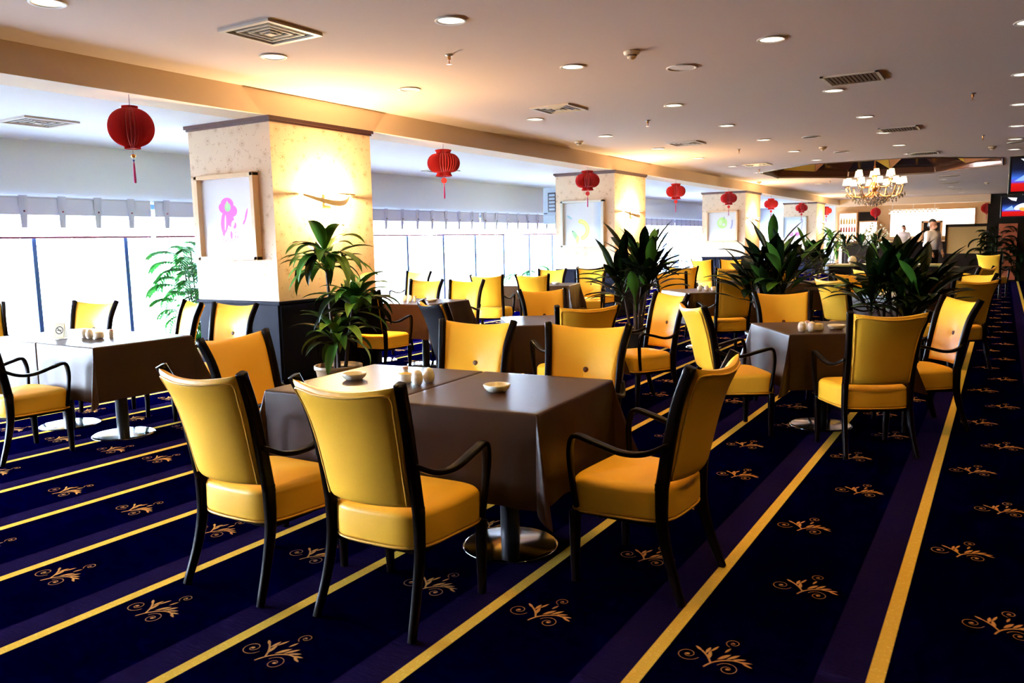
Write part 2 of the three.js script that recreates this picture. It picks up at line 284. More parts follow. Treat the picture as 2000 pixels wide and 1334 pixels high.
// outdoors: paving and pale trees
struct('ground_outside', box(-70, WX - 0.25, -0.4, -0.3, -95, 45), M.paving);
function outTree(x, z, h, s, label) {
  const t = thing('tree', label, 'tree', [x, -0.3, z], 0, 'trees outside the windows');
  part('trunk', sweep([V(0, 0, 0), V(0.05, h * 0.3, 0.03), V(0, h * 0.6, 0)], (q) => 0.11 - 0.05 * q, (q) => 0.11 - 0.05 * q, 6, 7), M.bark, t);
  const pos = [], idx = []; let n = 0;
  for (let k = 0; k < 900; k++) {
    const a = rnd() * 6.283, e = Math.acos(rr(-1, 1)), r = s * Math.cbrt(rr(0.2, 1)), c = V(Math.cos(a) * Math.sin(e) * r, h * 0.62 + Math.cos(e) * r * 0.9, Math.sin(a) * Math.sin(e) * r), d = V(rr(-1, 1), rr(-1, 1), rr(-1, 1)).normalize(), q = V(rr(-1, 1), rr(-1, 1), rr(-1, 1)).cross(d).normalize(), l = 0.2, w = 0.08;
    pos.push(c.x, c.y, c.z, c.x + d.x * l / 2 + q.x * w, c.y + d.y * l / 2 + q.y * w, c.z + d.z * l / 2 + q.z * w, c.x + d.x * l, c.y + d.y * l, c.z + d.z * l, c.x + d.x * l / 2 - q.x * w, c.y + d.y * l / 2 - q.y * w, c.z + d.z * l / 2 - q.z * w); idx.push(n, n + 1, n + 2, n, n + 2, n + 3); n += 4;
  }
  part('crown', made(pos, idx), M.treeLeaf, t);
}
outTree(-15.5, -6.5, 3.4, 1.6, 'pale tree outside the glass behind the window-side tables');
outTree(-15.0, -10.2, 3.0, 1.4, 'pale tree outside the glass beside the potted palm');
outTree(-17.5, -25, 3.6, 1.7, 'pale tree outside the glass between the pillars');

// ---------------------------------------------------------------- chairs
const backFn = (u, v) => V(u * (0.19 + 0.012 * v + 0.03 * v ** 3), 0.47 + 0.468 * v - 0.026 * (1 - u * u) * v ** 3, -0.212 - 0.1 * v - 0.042 * v ** 5 - 0.042 * (1 - u * u));
const CH = (() => {
  const outline = []; const N = 44;
  for (let k = 0; k < N; k++) { // trapezoid with rounded corners and a bowed rear
    const a = (k / N) * 2 * Math.PI, c = Math.cos(a), s = Math.sin(a), e = 0.36, x = Math.sign(c) * Math.abs(c) ** e, z = Math.sign(s) * Math.abs(s) ** e;
    outline.push([x * (0.238 + 0.022 * z), 0.005 + z * (z < 0 ? 0.225 : 0.195) - (z < 0 ? 0.02 * (1 - x * x) : -0.015 * (1 - x * x))]);
  }
  const pipe = (y, k = 1) => tube(outline.filter((_, i) => i % 2 === 0).map(([x, z]) => V(x * k, y, z * k)), 0.0055, 60, 5, true);
  const rim = []; for (const v of [0.03, 0.25, 0.5, 0.75, 0.93]) rim.push([-0.955, v]); for (const u of [-0.75, -0.35, 0, 0.35, 0.75]) rim.push([u, 0.955]); for (const v of [0.93, 0.75, 0.5, 0.25, 0.03]) rim.push([0.955, v]);
  const dent = (u, v) => 0.014 * Math.exp(-((u * 0.21) ** 2 + ((v - 0.47) * 0.468) ** 2) / 0.0016);
  const post = (s) => sweep([V(s * 0.208, 0.44, -0.205), V(s * 0.21, 0.62, -0.235), V(s * 0.219, 0.8, -0.275), V(s * 0.243, 0.945, -0.335)], (t) => 0.017 + 0.003 * t, (t) => 0.027 - 0.006 * t, 14, 8);
  const rear = (s) => sweep([V(s * 0.226, 0, -0.30), V(s * 0.214, 0.15, -0.245), V(s * 0.209, 0.3, -0.21), V(s * 0.208, 0.47, -0.207)], (t) => 0.014 + 0.0035 * t, (t) => 0.016 + 0.011 * t, 10, 8);
  const front = (s) => sweep([V(s * 0.234, 0, 0.17), V(s * 0.236, 0.15, 0.168), V(s * 0.24, 0.31, 0.165)], (t) => 0.015 + 0.008 * t, (t) => 0.015 + 0.008 * t, 6, 8);
  const arm = (s) => sweep([V(s * 0.256, 0.33, 0.15), V(s * 0.264, 0.46, 0.165), V(s * 0.272, 0.58, 0.168), V(s * 0.276, 0.635, 0.145), V(s * 0.278, 0.622, 0.06), V(s * 0.272, 0.59, -0.07), V(s * 0.256, 0.595, -0.16), V(s * 0.23, 0.635, -0.245)], (t) => 0.011 + 0.01 * Math.sin(t * 3.14), (t) => 0.011, 34, 8);
  return {
    back: slab(backFn, 22, 20, 0.026, dent), backPlain: slab(backFn, 22, 20, 0.026), seat: cushion(outline, 0.305, 0.452, 0.045, 0.014), seatPipe: pipe(0.312, 0.985),
    rimPipe: tube(rim.map(([u, v]) => backFn(u, v).add(V(0, 0, -0.021))), 0.0045, 60, 5), rimFront: tube(rim.map(([u, v]) => backFn(u, v).add(V(0, 0, 0.021))), 0.004, 60, 5),
    button: new THREE.SphereGeometry(0.017, 12, 8).scale(1, 1, 0.5).translate(0, 0.47 + 0.47 * 0.468 - 0.003, -0.212 - 0.047 - 0.001 - 0.042 + 0.016),
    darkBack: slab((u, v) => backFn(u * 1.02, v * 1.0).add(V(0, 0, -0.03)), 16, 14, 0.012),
    post: [post(1), post(-1)], rear: [rear(1), rear(-1)], front: [front(1), front(-1)], arm: [arm(1), arm(-1)], apron: [box(-0.2, 0.2, 0.285, 0.31, -0.2, 0.165)],
  };
})();
function makeChair(name, dark) {
  const t = thing(name, 'chair', 'chair');
  const b = part('backrest', CH.back, M.leather, t); part('piping', CH.rimPipe, M.leatherPipe, b); part('button', CH.button, M.button, b);
  if (dark) part('back_panel', CH.darkBack, M.darkLeather, t).userData.label = 'black rear panel of the backrest';  // own black back, except by the dracaena, where it stands for shade
  const s = part('seat', CH.seat, M.leather, t); part('piping', CH.seatPipe, M.leatherPipe, s);
  for (const k of [0, 1]) { part('back_post', CH.post[k], M.blackWood, t); part('leg', CH.rear[k], M.blackWood, t); part('leg', CH.front[k], M.blackWood, t); part('arm', CH.arm[k], M.blackWood, t); }
  part('seat_frame', CH.apron[0], M.blackWood, t);
  return t;
}
const protos = {}, TABLES = [];
const off = (x, z, deg, u, v) => [x + u * Math.cos(rad(deg)) + v * Math.sin(rad(deg)), z - u * Math.sin(rad(deg)) + v * Math.cos(rad(deg))];
{
  const a = off(-2.28, -3.05, 4, -0.3625, 0), b = off(-2.28, -3.05, 4, 0.3625, 0), c = off(-6.32, -10.85, 15, 0.365, 0), d = off(-6.32, -10.85, 15, -0.365, 0);
  TABLES.push([...a, 0.722, 0.86, 4], [...b, 0.722, 0.86, 4], [-5.73, -3.575, 0.73, 0.81, 0], [-6.465, -3.575, 0.73, 0.81, 0], [-3.28, -6.05, 0.84, 0.84, 38.8], [-5.745, -7.42, 0.73, 0.8, 0], [-6.48, -7.42, 0.73, 0.8, 0], [...c, 0.727, 0.82, 15], [...d, 0.727, 0.82, 15],
    [-1.11, -6.23, 0.82, 0.82, 33], [-3.27, -10.1, 0.82, 0.82, 45], [-0.92, -10.12, 0.82, 0.82, 45], [-1.15, -13.0, 0.8, 0.8, 20], [-2.7, -12.2, 0.8, 0.8, 30], [-1.1, -18.2, 0.8, 0.8, 10]);
}
function chair(bx, bz, deg, label, dark, group = 'yellow leather armchairs round the tables') {
  const name = 'dining_armchair', key = dark ? 'd' : 'l', a = rad(deg), x = bx + Math.sin(a) * 0.385, z = bz + Math.cos(a) * 0.385;
  let cx = x, cz = z; // slide back until the seat clears every tablecloth
  const hits = () => TABLES.some(([tx, tz, w, d, r]) => [-0.25, 0, 0.25].some((u) => [0.222, 0.1].some((v) => { const px = cx + u * Math.cos(a) + v * Math.sin(a) - tx, pz = cz - u * Math.sin(a) + v * Math.cos(a) - tz, c = Math.cos(rad(r)), s = Math.sin(rad(r)); return Math.abs(px * c - pz * s) < w / 2 + 0.014 && Math.abs(px * s + pz * c) < d / 2 + 0.014; })));
  for (let k = 0; k < 40 && hits(); k++) { cx -= Math.sin(a) * 0.01; cz -= Math.cos(a) * 0.01; }
  return seated(cx, cz, a, label, dark, group, name, key);
}
function seated(x, z, a, label, dark, group, name, key) {
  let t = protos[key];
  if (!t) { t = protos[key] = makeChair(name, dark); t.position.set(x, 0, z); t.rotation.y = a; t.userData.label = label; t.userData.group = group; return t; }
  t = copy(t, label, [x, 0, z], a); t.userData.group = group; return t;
}
// front long table
chair(-2.67, -2.0, 180, 'yellow leather armchair seen from behind at the front table, next to the floor stripes');
chair(-1.96, -2.03, 182, 'yellow leather armchair seen from behind, its back covering the middle front of the front table');
chair(-0.97, -3.07, 267, 'yellow leather armchair at the aisle end of the front table, turned side-on');
chair(-3.53, -2.92, 96, 'yellow leather armchair at the window end of the front table, button facing us');
chair(-2.72, -4.02, 8, 'buttoned yellow armchair on the far side of the front table, nearer the plant pot');
chair(-2.0, -4.1, 7, 'buttoned yellow armchair on the far side of the front table, nearer the aisle');
// window-side long table
chair(-5.83, -2.58, 180, 'armchair cut off by the picture edge at the window-side table with the no-smoking card');
chair(-6.2, -4.52, -20, 'pale-lit buttoned armchair between the no-smoking table and the bamboo palm');
chair(-5.58, -4.62, 5, 'buttoned armchair standing right against the dark wainscot of the big pillar');
chair(-7.22, -4.3, 15, 'armchair bleached by the window behind the no-smoking card');
chair(-8.15, -3.7, 80, 'armchair close to the glass at the far end of the no-smoking table');
// diamond-set table in the middle
chair(-3.92, -6.95, 50, 'buttoned yellow armchair behind the condiment set of the middle diamond table');
chair(-2.66, -5.36, 228, 'armchair seen from behind, just above the front table chairs at the middle diamond table');
chair(-2.45, -6.7, -35, 'shiny orange armchair with side arm showing, beneath the first big planter');
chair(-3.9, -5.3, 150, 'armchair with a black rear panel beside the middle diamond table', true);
// long table beside the pillar
chair(-5.74, -6.28, 182, 'armchair tucked behind the dracaena, its back blackened for the pillar shade', true);  // black rear panel stands in for the pillar's shade on this back
chair(-6.46, -8.33, 6, 'pale buttoned armchair at the pillar table, nearer the window');
chair(-5.82, -8.38, 6, 'tan buttoned armchair at the pillar table, nearer the middle of the room');
// far window table
chair(-6.33, -9.62, 196, 'cream armchair seen full-length from behind beyond the pillar table');
chair(-5.73, -9.9, 196, 'cream armchair from behind with its seat hidden, beyond the pillar table');
chair(-6.5, -11.98, 10, 'cream armchair facing us under the small window palm');
chair(-5.83, -12.1, 14, 'cream buttoned armchair touching the dark base of the second pillar');
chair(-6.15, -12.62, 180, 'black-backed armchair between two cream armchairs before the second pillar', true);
chair(-8.5, -10.9, 5, 'armchair bleached out against the window glass of the second bay');
// aisle table
chair(-0.56, -5.37, 211, 'large orange-backed armchair at the aisle table, seen squarely from behind');
chair(-1.93, -5.58, 127, 'armchair with its seat side-on, standing between the front table and the aisle table');
chair(-1.6, -7.08, 31, 'buttoned yellow armchair facing us on the far side of the aisle table');
chair(-0.24, -6.7, -58, 'buttoned yellow armchair at the aisle table, standing on the aisle carpet stripe');
// table behind, between the planters
chair(-2.62, -9.33, 222, 'rust-backed armchair between the first and second big planters');
chair(-3.95, -10.75, 45, 'bright yellow armchair glimpsed behind the leaves of the first big planter');
chair(-3.62, -12.55, 225, 'cream-topped armchair behind the second big planter, seen from behind');
chair(-4.55, -12.95, 205, 'pinkish lit armchair back behind the leaf tips of the first big planter');
chair(-5.62, -17.1, 172, 'cream armchair seen full-length from behind in front of the third pillar');
chair(-5.0, -17.3, 8, 'pale yellow armchair beside the full-length cream one by the third pillar');
// table behind the third planter
chair(-1.6, -9.4, 141, 'brownish armchair back between the second and third big planters');
chair(-0.26, -9.45, 217, 'orange armchair back along the aisle beyond the third big planter');
chair(-0.22, -10.85, -40, 'yellow armchair whose top shows just above the orange one along the aisle');
chair(-1.6, -10.8, 42, 'yellow armchair facing us behind the drooping leaves of the third big planter');
chair(-1.5, -12.1, 160, 'tan armchair back seen through the leaves of the third big planter');
chair(-0.5, -12.95, 250, 'yellow-topped armchair just past the tip leaves of the third big planter');
chair(-3.55, -15.8, 20, 'small distant orange armchair behind the fourth planter stems');
chair(-3.25, -13.7, 200, 'small distant orange armchair before the fourth planter stems');
chair(-0.27, -19.95, 165, 'distant brown armchair by the white palm pot at the end of the aisle');

// ---------------------------------------------------------------- tables and cloths
function clothGeo(w, d, D, seamNeg, seamPos) {
  const per = [], r = 0.012, hw = w / 2 - r, hd = d / 2 - r, S = 12, C = 14;
  const corners = [[hw, hd, 0], [-hw, hd, 90], [-hw, -hd, 180], [hw, -hd, 270]];
  for (let c = 0; c < 4; c++) {
    const [x, z, a0] = corners[c], seam = (c === 0 || c === 3) ? seamPos : seamNeg;
    for (let k = 0; k <= C; k++) {
      const q = k / C, th = rad(q * 90), a = rad(a0) + th, len = D / Math.max(Math.cos(th), Math.sin(th)), f = seam ? 0.004 : 0.012 + 0.15 * Math.max(0, 1 - Math.abs(q - 0.5) / 0.3) ** 1.3;
      per.push([x, z, Math.cos(a), Math.sin(a), f, seam ? D : D + 0.035 * Math.max(0, 1 - Math.abs(q - 0.5) / 0.3)]);
    }
    const [nx, nz] = corners[(c + 1) % 4], a = rad(a0 + 90), sm = c === 1 ? seamNeg : c === 3 ? seamPos : false;
    for (let k = 1; k < S; k++) { const q = k / S, wv = sm ? 0.003 : 0.014 + 0.007 * Math.sin(q * 19 + c); per.push([x + (nx - x) * q, z + (nz - z) * q, Math.cos(a), Math.sin(a), wv, D]); }
  }
  const n = per.length, pos = [], idx = [], uv = [], rows = [];
  for (const f of [0, 0.5, 0.93]) rows.push(per.map(([x, z]) => [x * f, 0, z * f]));
  for (const t of [0, 0.5, 1]) { const a = t * Math.PI / 2; rows.push(per.map(([x, z, nx, nz]) => [x + nx * r * Math.sin(a), -r + r * Math.cos(a), z + nz * r * Math.sin(a)])); }
  for (let k = 1; k <= 7; k++) { const v = k / 7; rows.push(per.map(([x, z, nx, nz, f, L]) => [x + nx * (r + f * v ** 1.15), -r - (L - r) * v, z + nz * (r + f * v ** 1.15)])); }
  rows.forEach((row) => row.forEach(([x, y, z]) => { pos.push(x, y, z); uv.push(x + (Math.abs(y) > 0.02 ? y : 0), z + y); }));
  for (let j = 0; j < rows.length - 1; j++) for (let i = 0; i < n; i++) { const a = j * n + i, b = j * n + (i + 1) % n; idx.push(a, b, a + n, b, b + n, a + n); }
  return made(pos, idx, uv);
}
const TB = { col: lathe([[0, 0], [0.045, 0], [0.045, 0.66], [0.1, 0.68], [0.1, 0.695], [0, 0.695]], 16).translate(0, 0.02, 0), base: lathe([[0, 0.02], [0.05, 0.02], [0.1, 0.016], [0.21, 0.01], [0.225, 0.004], [0.225, 0], [0, 0]], 40) };
const clothCache = {};
function table(x, z, w, d, deg, label, clothLabel, seam = '') {
  const t = thing('dining_table', label, 'table', [x, 0, z], rad(deg), 'pedestal dining tables under brown cloths');
  part('tabletop', box(-w / 2 + 0.012, w / 2 - 0.012, 0.712, 0.738, -d / 2 + 0.012, d / 2 - 0.012, 0.005), M.darkWood, t);
  part('pedestal', TB.col, M.blackMetal, t); part('base_plate', TB.base, M.chrome, t);
  const key = [w, d, seam].join();
  const g = clothCache[key] ||= clothGeo(w, d, 0.39, seam === 'l' || seam === 'b', seam === 'r' || seam === 'b');
  const c = solo('tablecloth', g, M.cloth, clothLabel, 'tablecloth', 'brown satin tablecloths'); c.material.side = THREE.DoubleSide; c.position.set(x, 0.742, z); c.rotation.y = rad(deg);
}
{
  [
    ['half of the front long table under the shakers and sugar jar', 'brown satin cloth at the window half of the front table, with shakers on it', 'r'],
    ['half of the front long table nearer the aisle, with one ashtray', 'brown satin cloth at the aisle half of the front table, corner fold hanging free', 'l'],
    ['window-side table with its chrome base disc showing on the blue carpet', 'brown cloth with orange-lit corner folds at the window-side table, aisle half', 'l'],
    ['window-side table under the no-smoking card, half hidden by the cut-off armchair', 'white-glaring cloth under the no-smoking card', 'r'],
    ['square table turned diamond-wise in the middle of the room', 'brown cloth of the middle diamond table', ''],
    ['table beside the big pillar and the dracaena, nearer the middle of the room', 'brown cloth with a sharp orange fold beside the big pillar', 'l'],
    ['table beside the big pillar, half nearer the window', 'brown cloth glaring white behind the dracaena', 'r'],
    ['table with red-lit cloth corner in front of the second pillar', 'brown cloth with red-lit end in front of the second pillar', 'l'],
    ['table between the two cream armchairs seen from behind and the window', 'brown cloth between the cream armchairs and the window', 'r'],
    ['square aisle table turned diamond-wise behind the large orange-backed armchair', 'brown cloth with a blue sheen along one edge at the aisle table', ''],
    ['square table between the first and second big planters', 'brown cloth of the table between the first and second big planters', ''],
    ['square table hidden behind the third big planter', 'bluish-edged cloth glimpsed through the third big planter', ''],
    ['distant table behind the third big planter by the buffet counter', 'brown cloth of the distant table by the buffet counter', ''],
    ['distant table between the second and third big planters', 'tan-edged cloth of the distant table between the second and third planters', ''],
    ['distant table with a white napkin near the end of the aisle', 'dark cloth of the distant table near the end of the aisle', ''],
  ].forEach(([l, c, seam], i) => table(...TABLES[i], l, c, seam));
}

// table ware
const W = {
  dish: lathe([[0, 0.004], [0.036, 0.002], [0.04, 0], [0.044, 0.003], [0.058, 0.016], [0.063, 0.028], [0.06, 0.033], [0.055, 0.031], [0.048, 0.018], [0.038, 0.01], [0, 0.009]], 32),
  shaker: lathe([[0, 0], [0.019, 0], [0.022, 0.003], [0.0265, 0.015], [0.029, 0.03], [0.0265, 0.046], [0.023, 0.051]], 24), lid: lathe([[0.0235, 0.051], [0.0245, 0.053], [0.0225, 0.06], [0.016, 0.068], [0.006, 0.0725], [0, 0.073]], 24),
  jar: lathe([[0, 0], [0.027, 0], [0.034, 0.004], [0.038, 0.016], [0.038, 0.032], [0.035, 0.043], [0.037, 0.047], [0.034, 0.049], [0.031, 0.044], [0.031, 0.01], [0, 0.008]], 28), fill: lathe([[0.0305, 0.042], [0.024, 0.05], [0.012, 0.054], [0, 0.055]], 20),
  pick: lathe([[0, 0], [0.015, 0], [0.0155, 0.05], [0.014, 0.052], [0.013, 0.052], [0.013, 0.008], [0, 0.008]], 20), pickLid: lathe([[0.0165, 0.052], [0.0165, 0.062], [0.014, 0.066], [0, 0.067]], 20),
};
function ashtray(x, z, label, k = 1) { const o = thing('ashtray', label, 'ashtray', [x, 0.743, z], 0, 'white china ashtrays'); part('bowl', W.dish, M.china, o).scale.setScalar(k); return o; }
function shaker(x, z, label) { const o = thing('shaker', label, 'shaker', [x, 0.743, z], 0, 'white china shakers'); part('body', W.shaker, M.china, o); part('lid', W.lid, M.china, o); }
function jar(x, z, label) { const o = thing('sugar_jar', label, 'jar', [x, 0.743, z]); part('body', W.jar, M.china, o); part('sugar', W.fill, M.sugar, o).userData.label = 'yellow sugar inside'; }
function pick(x, z, label) { const o = thing('toothpick_holder', label, 'holder', [x, 0.743, z]); part('body', W.pick, M.card, o); part('lid', W.pickLid, M.pinkPlastic, o); }
ashtray(-2.77, -2.98, 'round white ashtray on the window half of the front table'); ashtray(-1.94, -3.02, 'round white ashtray on the aisle half of the front table');
jar(-2.455, -3.0, 'open white sugar jar with yellow filling on the front table'); shaker(-2.375, -2.99, 'white domed shaker standing before its twin on the front table'); shaker(-2.37, -3.075, 'white domed shaker behind its twin on the front table'); pick(-2.53, -3.09, 'pink-topped toothpick holder behind the sugar jar of the front table');
shaker(-6.02, -3.5, 'white shaker on the no-smoking table, window end of its set'); shaker(-5.95, -3.5, 'white shaker in the middle of the set on the no-smoking table'); jar(-5.88, -3.53, 'white sugar jar in the set on the no-smoking table'); pick(-5.83, -3.6, 'pink toothpick holder on the no-smoking table');
shaker(-3.05, -6.0, 'white shaker nearest the picture middle on the middle diamond table'); shaker(-2.99, -6.03, 'white shaker at the centre of the middle diamond table set'); jar(-2.93, -6.08, 'white sugar jar on the middle diamond table'); pick(-2.98, -6.14, 'pink-topped holder on the middle diamond table');
shaker(-1.19, -5.87, 'white shaker at the corner end of the aisle table set'); shaker(-1.13, -5.9, 'second white shaker on the aisle table'); jar(-1.1, -5.98, 'white sugar jar on the aisle table'); pick(-1.18, -6.0, 'pink-topped holder on the aisle table'); ashtray(-1.0, -6.12, 'white ashtray beside the condiments of the aisle table');
shaker(-5.98, -7.35, 'grey-lit shaker on the pillar table'); shaker(-5.9, -7.35, 'brown-lit shaker on the pillar table'); pick(-5.83, -7.35, 'tall holder on the pillar table'); ashtray(-5.62, -7.4, 'ashtray at the corner of the pillar table');
shaker(-3.28, -9.95, 'white shaker on the table between the first and second planters'); shaker(-3.2, -9.98, 'second white shaker on the table between the first and second planters'); jar(-3.12, -10.03, 'sugar jar on the table between the first and second planters');
ashtray(-5.9, -10.95, 'ashtray on the table before the second pillar');
ashtray(-0.95, -18.1, 'white folded dish on the distant aisle-end table', 1.3);
{ // no-smoking tent card
  const tex = canvasTex(128, 192, (g, w, h) => { g.fillStyle = '#fbf6d8'; g.fillRect(0, 0, w, h); g.strokeStyle = '#b9a03a'; g.lineWidth = 6; g.strokeRect(4, 4, w - 8, h - 8); g.fillStyle = '#6a6658'; g.fillRect(36, 84, 56, 12); g.strokeStyle = '#5c5a4e'; g.lineWidth = 10; g.beginPath(); g.arc(64, 90, 44, 0, 7); g.stroke(); g.beginPath(); g.moveTo(33, 59); g.lineTo(95, 121); g.stroke(); });
  const o = thing('table_card', 'small upright no-smoking card on the window-side table', 'card', [-6.2, 0.743, -3.42], rad(35));
  const m = new THREE.MeshStandardMaterial({ map: tex, roughness: 0.6 });
  part('front_face', new THREE.BoxGeometry(0.075, 0.12, 0.002).rotateX(-0.25).translate(0, 0.059, 0.016), m, o); part('rear_face', new THREE.BoxGeometry(0.075, 0.12, 0.002).rotateX(0.25).translate(0, 0.059, -0.016), M.card, o);
}

// ---------------------------------------------------------------- plants
function strapLeaf(L, Wd, e0, droop, fold = 0.25, petiole = 0.25, peak = 0.85) {
  const S = 10, pos = [], idx = [], uv = []; let x = 0, y = 0;
  for (let i = 0; i <= S; i++) {
    const s = i / S, a = e0 - droop * s ** 1.4; if (i) { x += Math.cos(a) * L / S; y += Math.sin(a) * L / S; }
    const b = Math.max(0, (s - petiole * 0.6) / (1 - petiole * 0.6)), w = Wd * 0.5 * (0.13 * (1 - s) + Math.sin(Math.PI * Math.min(1, b) ** peak) ** 0.85);
    const nx = -Math.sin(a), ny = Math.cos(a);
    for (const k of [-1, -0.5, 0, 0.5, 1]) { const up = Math.abs(k) * w * fold * 2; pos.push(x + nx * up, y + ny * up, k * w); uv.push(k, s); }
  }
  for (let i = 0; i < S; i++) for (let k = 0; k < 4; k++) { const a = i * 5 + k; idx.push(a, a + 1, a + 5, a + 1, a + 6, a + 5); }
  return made(pos, idx, uv);
}
const BIG = []; for (let k = 0; k < 10; k++) BIG.push(strapLeaf(rr(0.44, 0.66), rr(0.09, 0.12), rr(1.15, 1.5) - (k % 5) * 0.21, rr(0.1, 0.5) + (k % 5) * 0.15, 0.12, 0.45, 1.25));
function planter(x, z, label, opts) {
  const o = thing('potted_plant', label, 'plant', [x, 0, z], 0, 'tall dark leafy planters between the tables');
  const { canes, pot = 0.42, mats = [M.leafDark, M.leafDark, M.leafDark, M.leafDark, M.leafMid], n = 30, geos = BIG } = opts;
  part('pot', lathe([[0, 0], [0.17, 0], [0.18, 0.01], [0.215, pot - 0.04], [0.23, pot - 0.035], [0.23, pot], [0.205, pot], [0.2, pot - 0.05], [0, pot - 0.05]], 32), opts.potMat || M.potDark, o);
  part('soil', cyl(0.195, 0.195, 0.02, 0, pot - 0.06, 0, 24), M.soil, o);
  for (const [cx, cz, h, k = n] of canes) {
    part('stem', sweep([V(cx * 0.35, pot - 0.05, cz * 0.35), V(cx * 0.6, pot + (h - pot) * 0.4, cz * 0.6), V(cx, h, cz)], (t) => 0.017 - 0.006 * t, (t) => 0.017 - 0.006 * t, 8, 7), opts.stemMat || M.stem, o);
    for (let i = 0; i < k; i++) {
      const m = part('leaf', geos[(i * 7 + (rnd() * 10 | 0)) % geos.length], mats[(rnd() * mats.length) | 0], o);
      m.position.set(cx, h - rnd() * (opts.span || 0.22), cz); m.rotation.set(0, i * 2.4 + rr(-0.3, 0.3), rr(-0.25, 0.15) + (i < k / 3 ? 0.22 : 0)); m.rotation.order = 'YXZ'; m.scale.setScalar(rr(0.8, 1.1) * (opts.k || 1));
    }
  }
  return o;
}
planter(-3.42, -8.2, 'first big dark planter, its bare stems standing behind the shiny orange armchair', { canes: [[0.16, 0.02, 1.0], [-0.14, 0.08, 0.95], [0.02, -0.15, 1.12], [0.05, 0.12, 0.85, 10], [-0.02, 0.02, 1.05, 12]] });
planter(-2.08, -8.55, 'second big dark planter behind the buttoned armchair of the aisle table', { canes: [[0.17, 0.04, 0.95], [-0.15, 0.1, 0.92], [0.0, -0.14, 1.08], [0.06, 0.14, 0.75, 12], [-0.03, 0.0, 1.02, 14]], k: 0.98 });
planter(-0.84, -8.35, 'third big dark planter behind the large orange-backed armchair', { canes: [[0.22, 0.04, 0.85], [-0.2, 0.1, 0.85], [0.0, -0.16, 0.95], [0.1, 0.16, 0.75, 16], [-0.06, 0.02, 0.92, 18], [0.12, -0.1, 0.68, 14]], k: 1.02 });
planter(-2.95, -14.6, 'fourth planter, distant and dark with pale stems by the buffet counter', { canes: [[0.2, 0.02, 1.02], [-0.25, 0.05, 0.98], [0.0, -0.2, 1.05], [0.35, 0.1, 1.0]], n: 16, k: 0.9 });
const DR = []; for (let k = 0; k < 10; k++) DR.push(strapLeaf(rr(0.48, 0.64), rr(0.1, 0.13), rr(0.75, 1.2) - (k % 4) * 0.27, rr(0.9, 1.7), 0.16, 0.1, 0.9));
planter(-5.42, -5.62, 'dracaena with tiered yellow-green leaf rosettes before the wallpapered pillar', { canes: [[-0.05, 0.06, 1.36, 40], [0.16, -0.1, 0.95, 32], [0.08, 0.08, 0.62, 24]], pot: 0.27, potMat: M.potTan, mats: [M.leafMid, M.leafMid, M.leafMid, M.leafLight, M.leafDark], geos: DR, span: 0.2, k: 0.92 });
planter(-5.35, -31.0, 'small distant dracaena with yellow-green drooping leaves beside the last pillar', { canes: [[0, 0, 1.35, 26], [0.2, 0, 1.0, 16]], pot: 0.4, mats: [M.leafMid, M.leafLight], geos: DR, k: 1.2 });
planter(-4.3, -27.5, 'distant dark broad-leaved planter in front of the bottle shelf', { canes: [[0, 0, 1.1, 20], [0.5, 0.1, 1.05, 18], [0.9, 0, 1.1, 16]], pot: 0.45 });
function frond(L, e0, droop, n, lw, ll, withRachis = true) {
  const pos = [], idx = [], rach = []; let x = 0, y = 0, q = 0;
  for (let i = 0; i <= n; i++) {
    const s = i / n, a = e0 - droop * s ** 1.3; x += Math.cos(a) * L / n; y += Math.sin(a) * L / n; rach.push(V(x, y, 0));
    if (s < 0.2) continue;
    for (const sd of [-1, 1]) {
      const l = ll * Math.sin(0.5 + 2.3 * s) ** 0.7, dx = Math.cos(a) * 0.55, dy = Math.sin(a) * 0.55 - 0.25, dz = sd * 0.8;
      const px = x, py = y, w = lw;
      pos.push(px, py, 0, px + dx * l * 0.45 + w, py + dy * l * 0.3 + 0.012, dz * l * 0.45 - sd * w * 0.4, px + dx * l, py + dy * l - l * 0.12, dz * l, px + dx * l * 0.45 - w, py + dy * l * 0.3 - 0.004, dz * l * 0.45 + sd * w * 0.4);
      idx.push(q, q + 1, q + 2, q, q + 2, q + 3); q += 4;
    }
  }
  return [made(pos, idx), tube(rach, 0.005, 10, 4)];
}
const FR = [0, 1, 2, 3, 4, 5].map((k) => frond(0.46 + 0.05 * k, 1.2 - 0.14 * k, 1.3 + 0.15 * k, 13, 0.021, 0.2));
function palm(x, z, label, h, nc, potMat, mat, k = 1, potH = 0.3) {
  const o = thing('potted_palm', label, 'palm', [x, 0, z]);
  part('pot', lathe([[0, 0], [0.13, 0], [0.17, potH - 0.02], [0.18, potH - 0.02], [0.18, potH], [0.16, potH], [0.155, potH - 0.04], [0, potH - 0.04]], 28), potMat, o); part('soil', cyl(0.15, 0.15, 0.01, 0, potH - 0.05, 0, 20), M.soil, o);
  for (let c = 0; c < nc; c++) {
    const a = c * 2.39, r = 0.05 + 0.02 * (c % 3), hh = h * (0.5 + 0.5 * ((c * 0.618) % 1)), tx = Math.cos(a) * (r + 0.12), tz = Math.sin(a) * (r + 0.12);
    part('stem', sweep([V(Math.cos(a) * r, potH - 0.05, Math.sin(a) * r), V(tx * 0.8, hh * 0.6, tz * 0.8), V(tx, hh, tz)], 0.008, 0.008, 6, 6), M.cane, o);
    for (let i = 0; i < 8; i++) { const g = FR[(c + i * 2) % 6], f = part('frond', g, mat, o); f.position.set(tx, hh - i * 0.09, tz); f.rotation.set(0, a + i * 2.1, 0); f.scale.setScalar(k * rr(0.8, 1.1)); }
  }
  return o;
}
palm(-8.05, -6.15, 'green bamboo palm in front of the window beside the big pillar', 1.55, 14, M.potTan, M.leafPalm, 0.72);
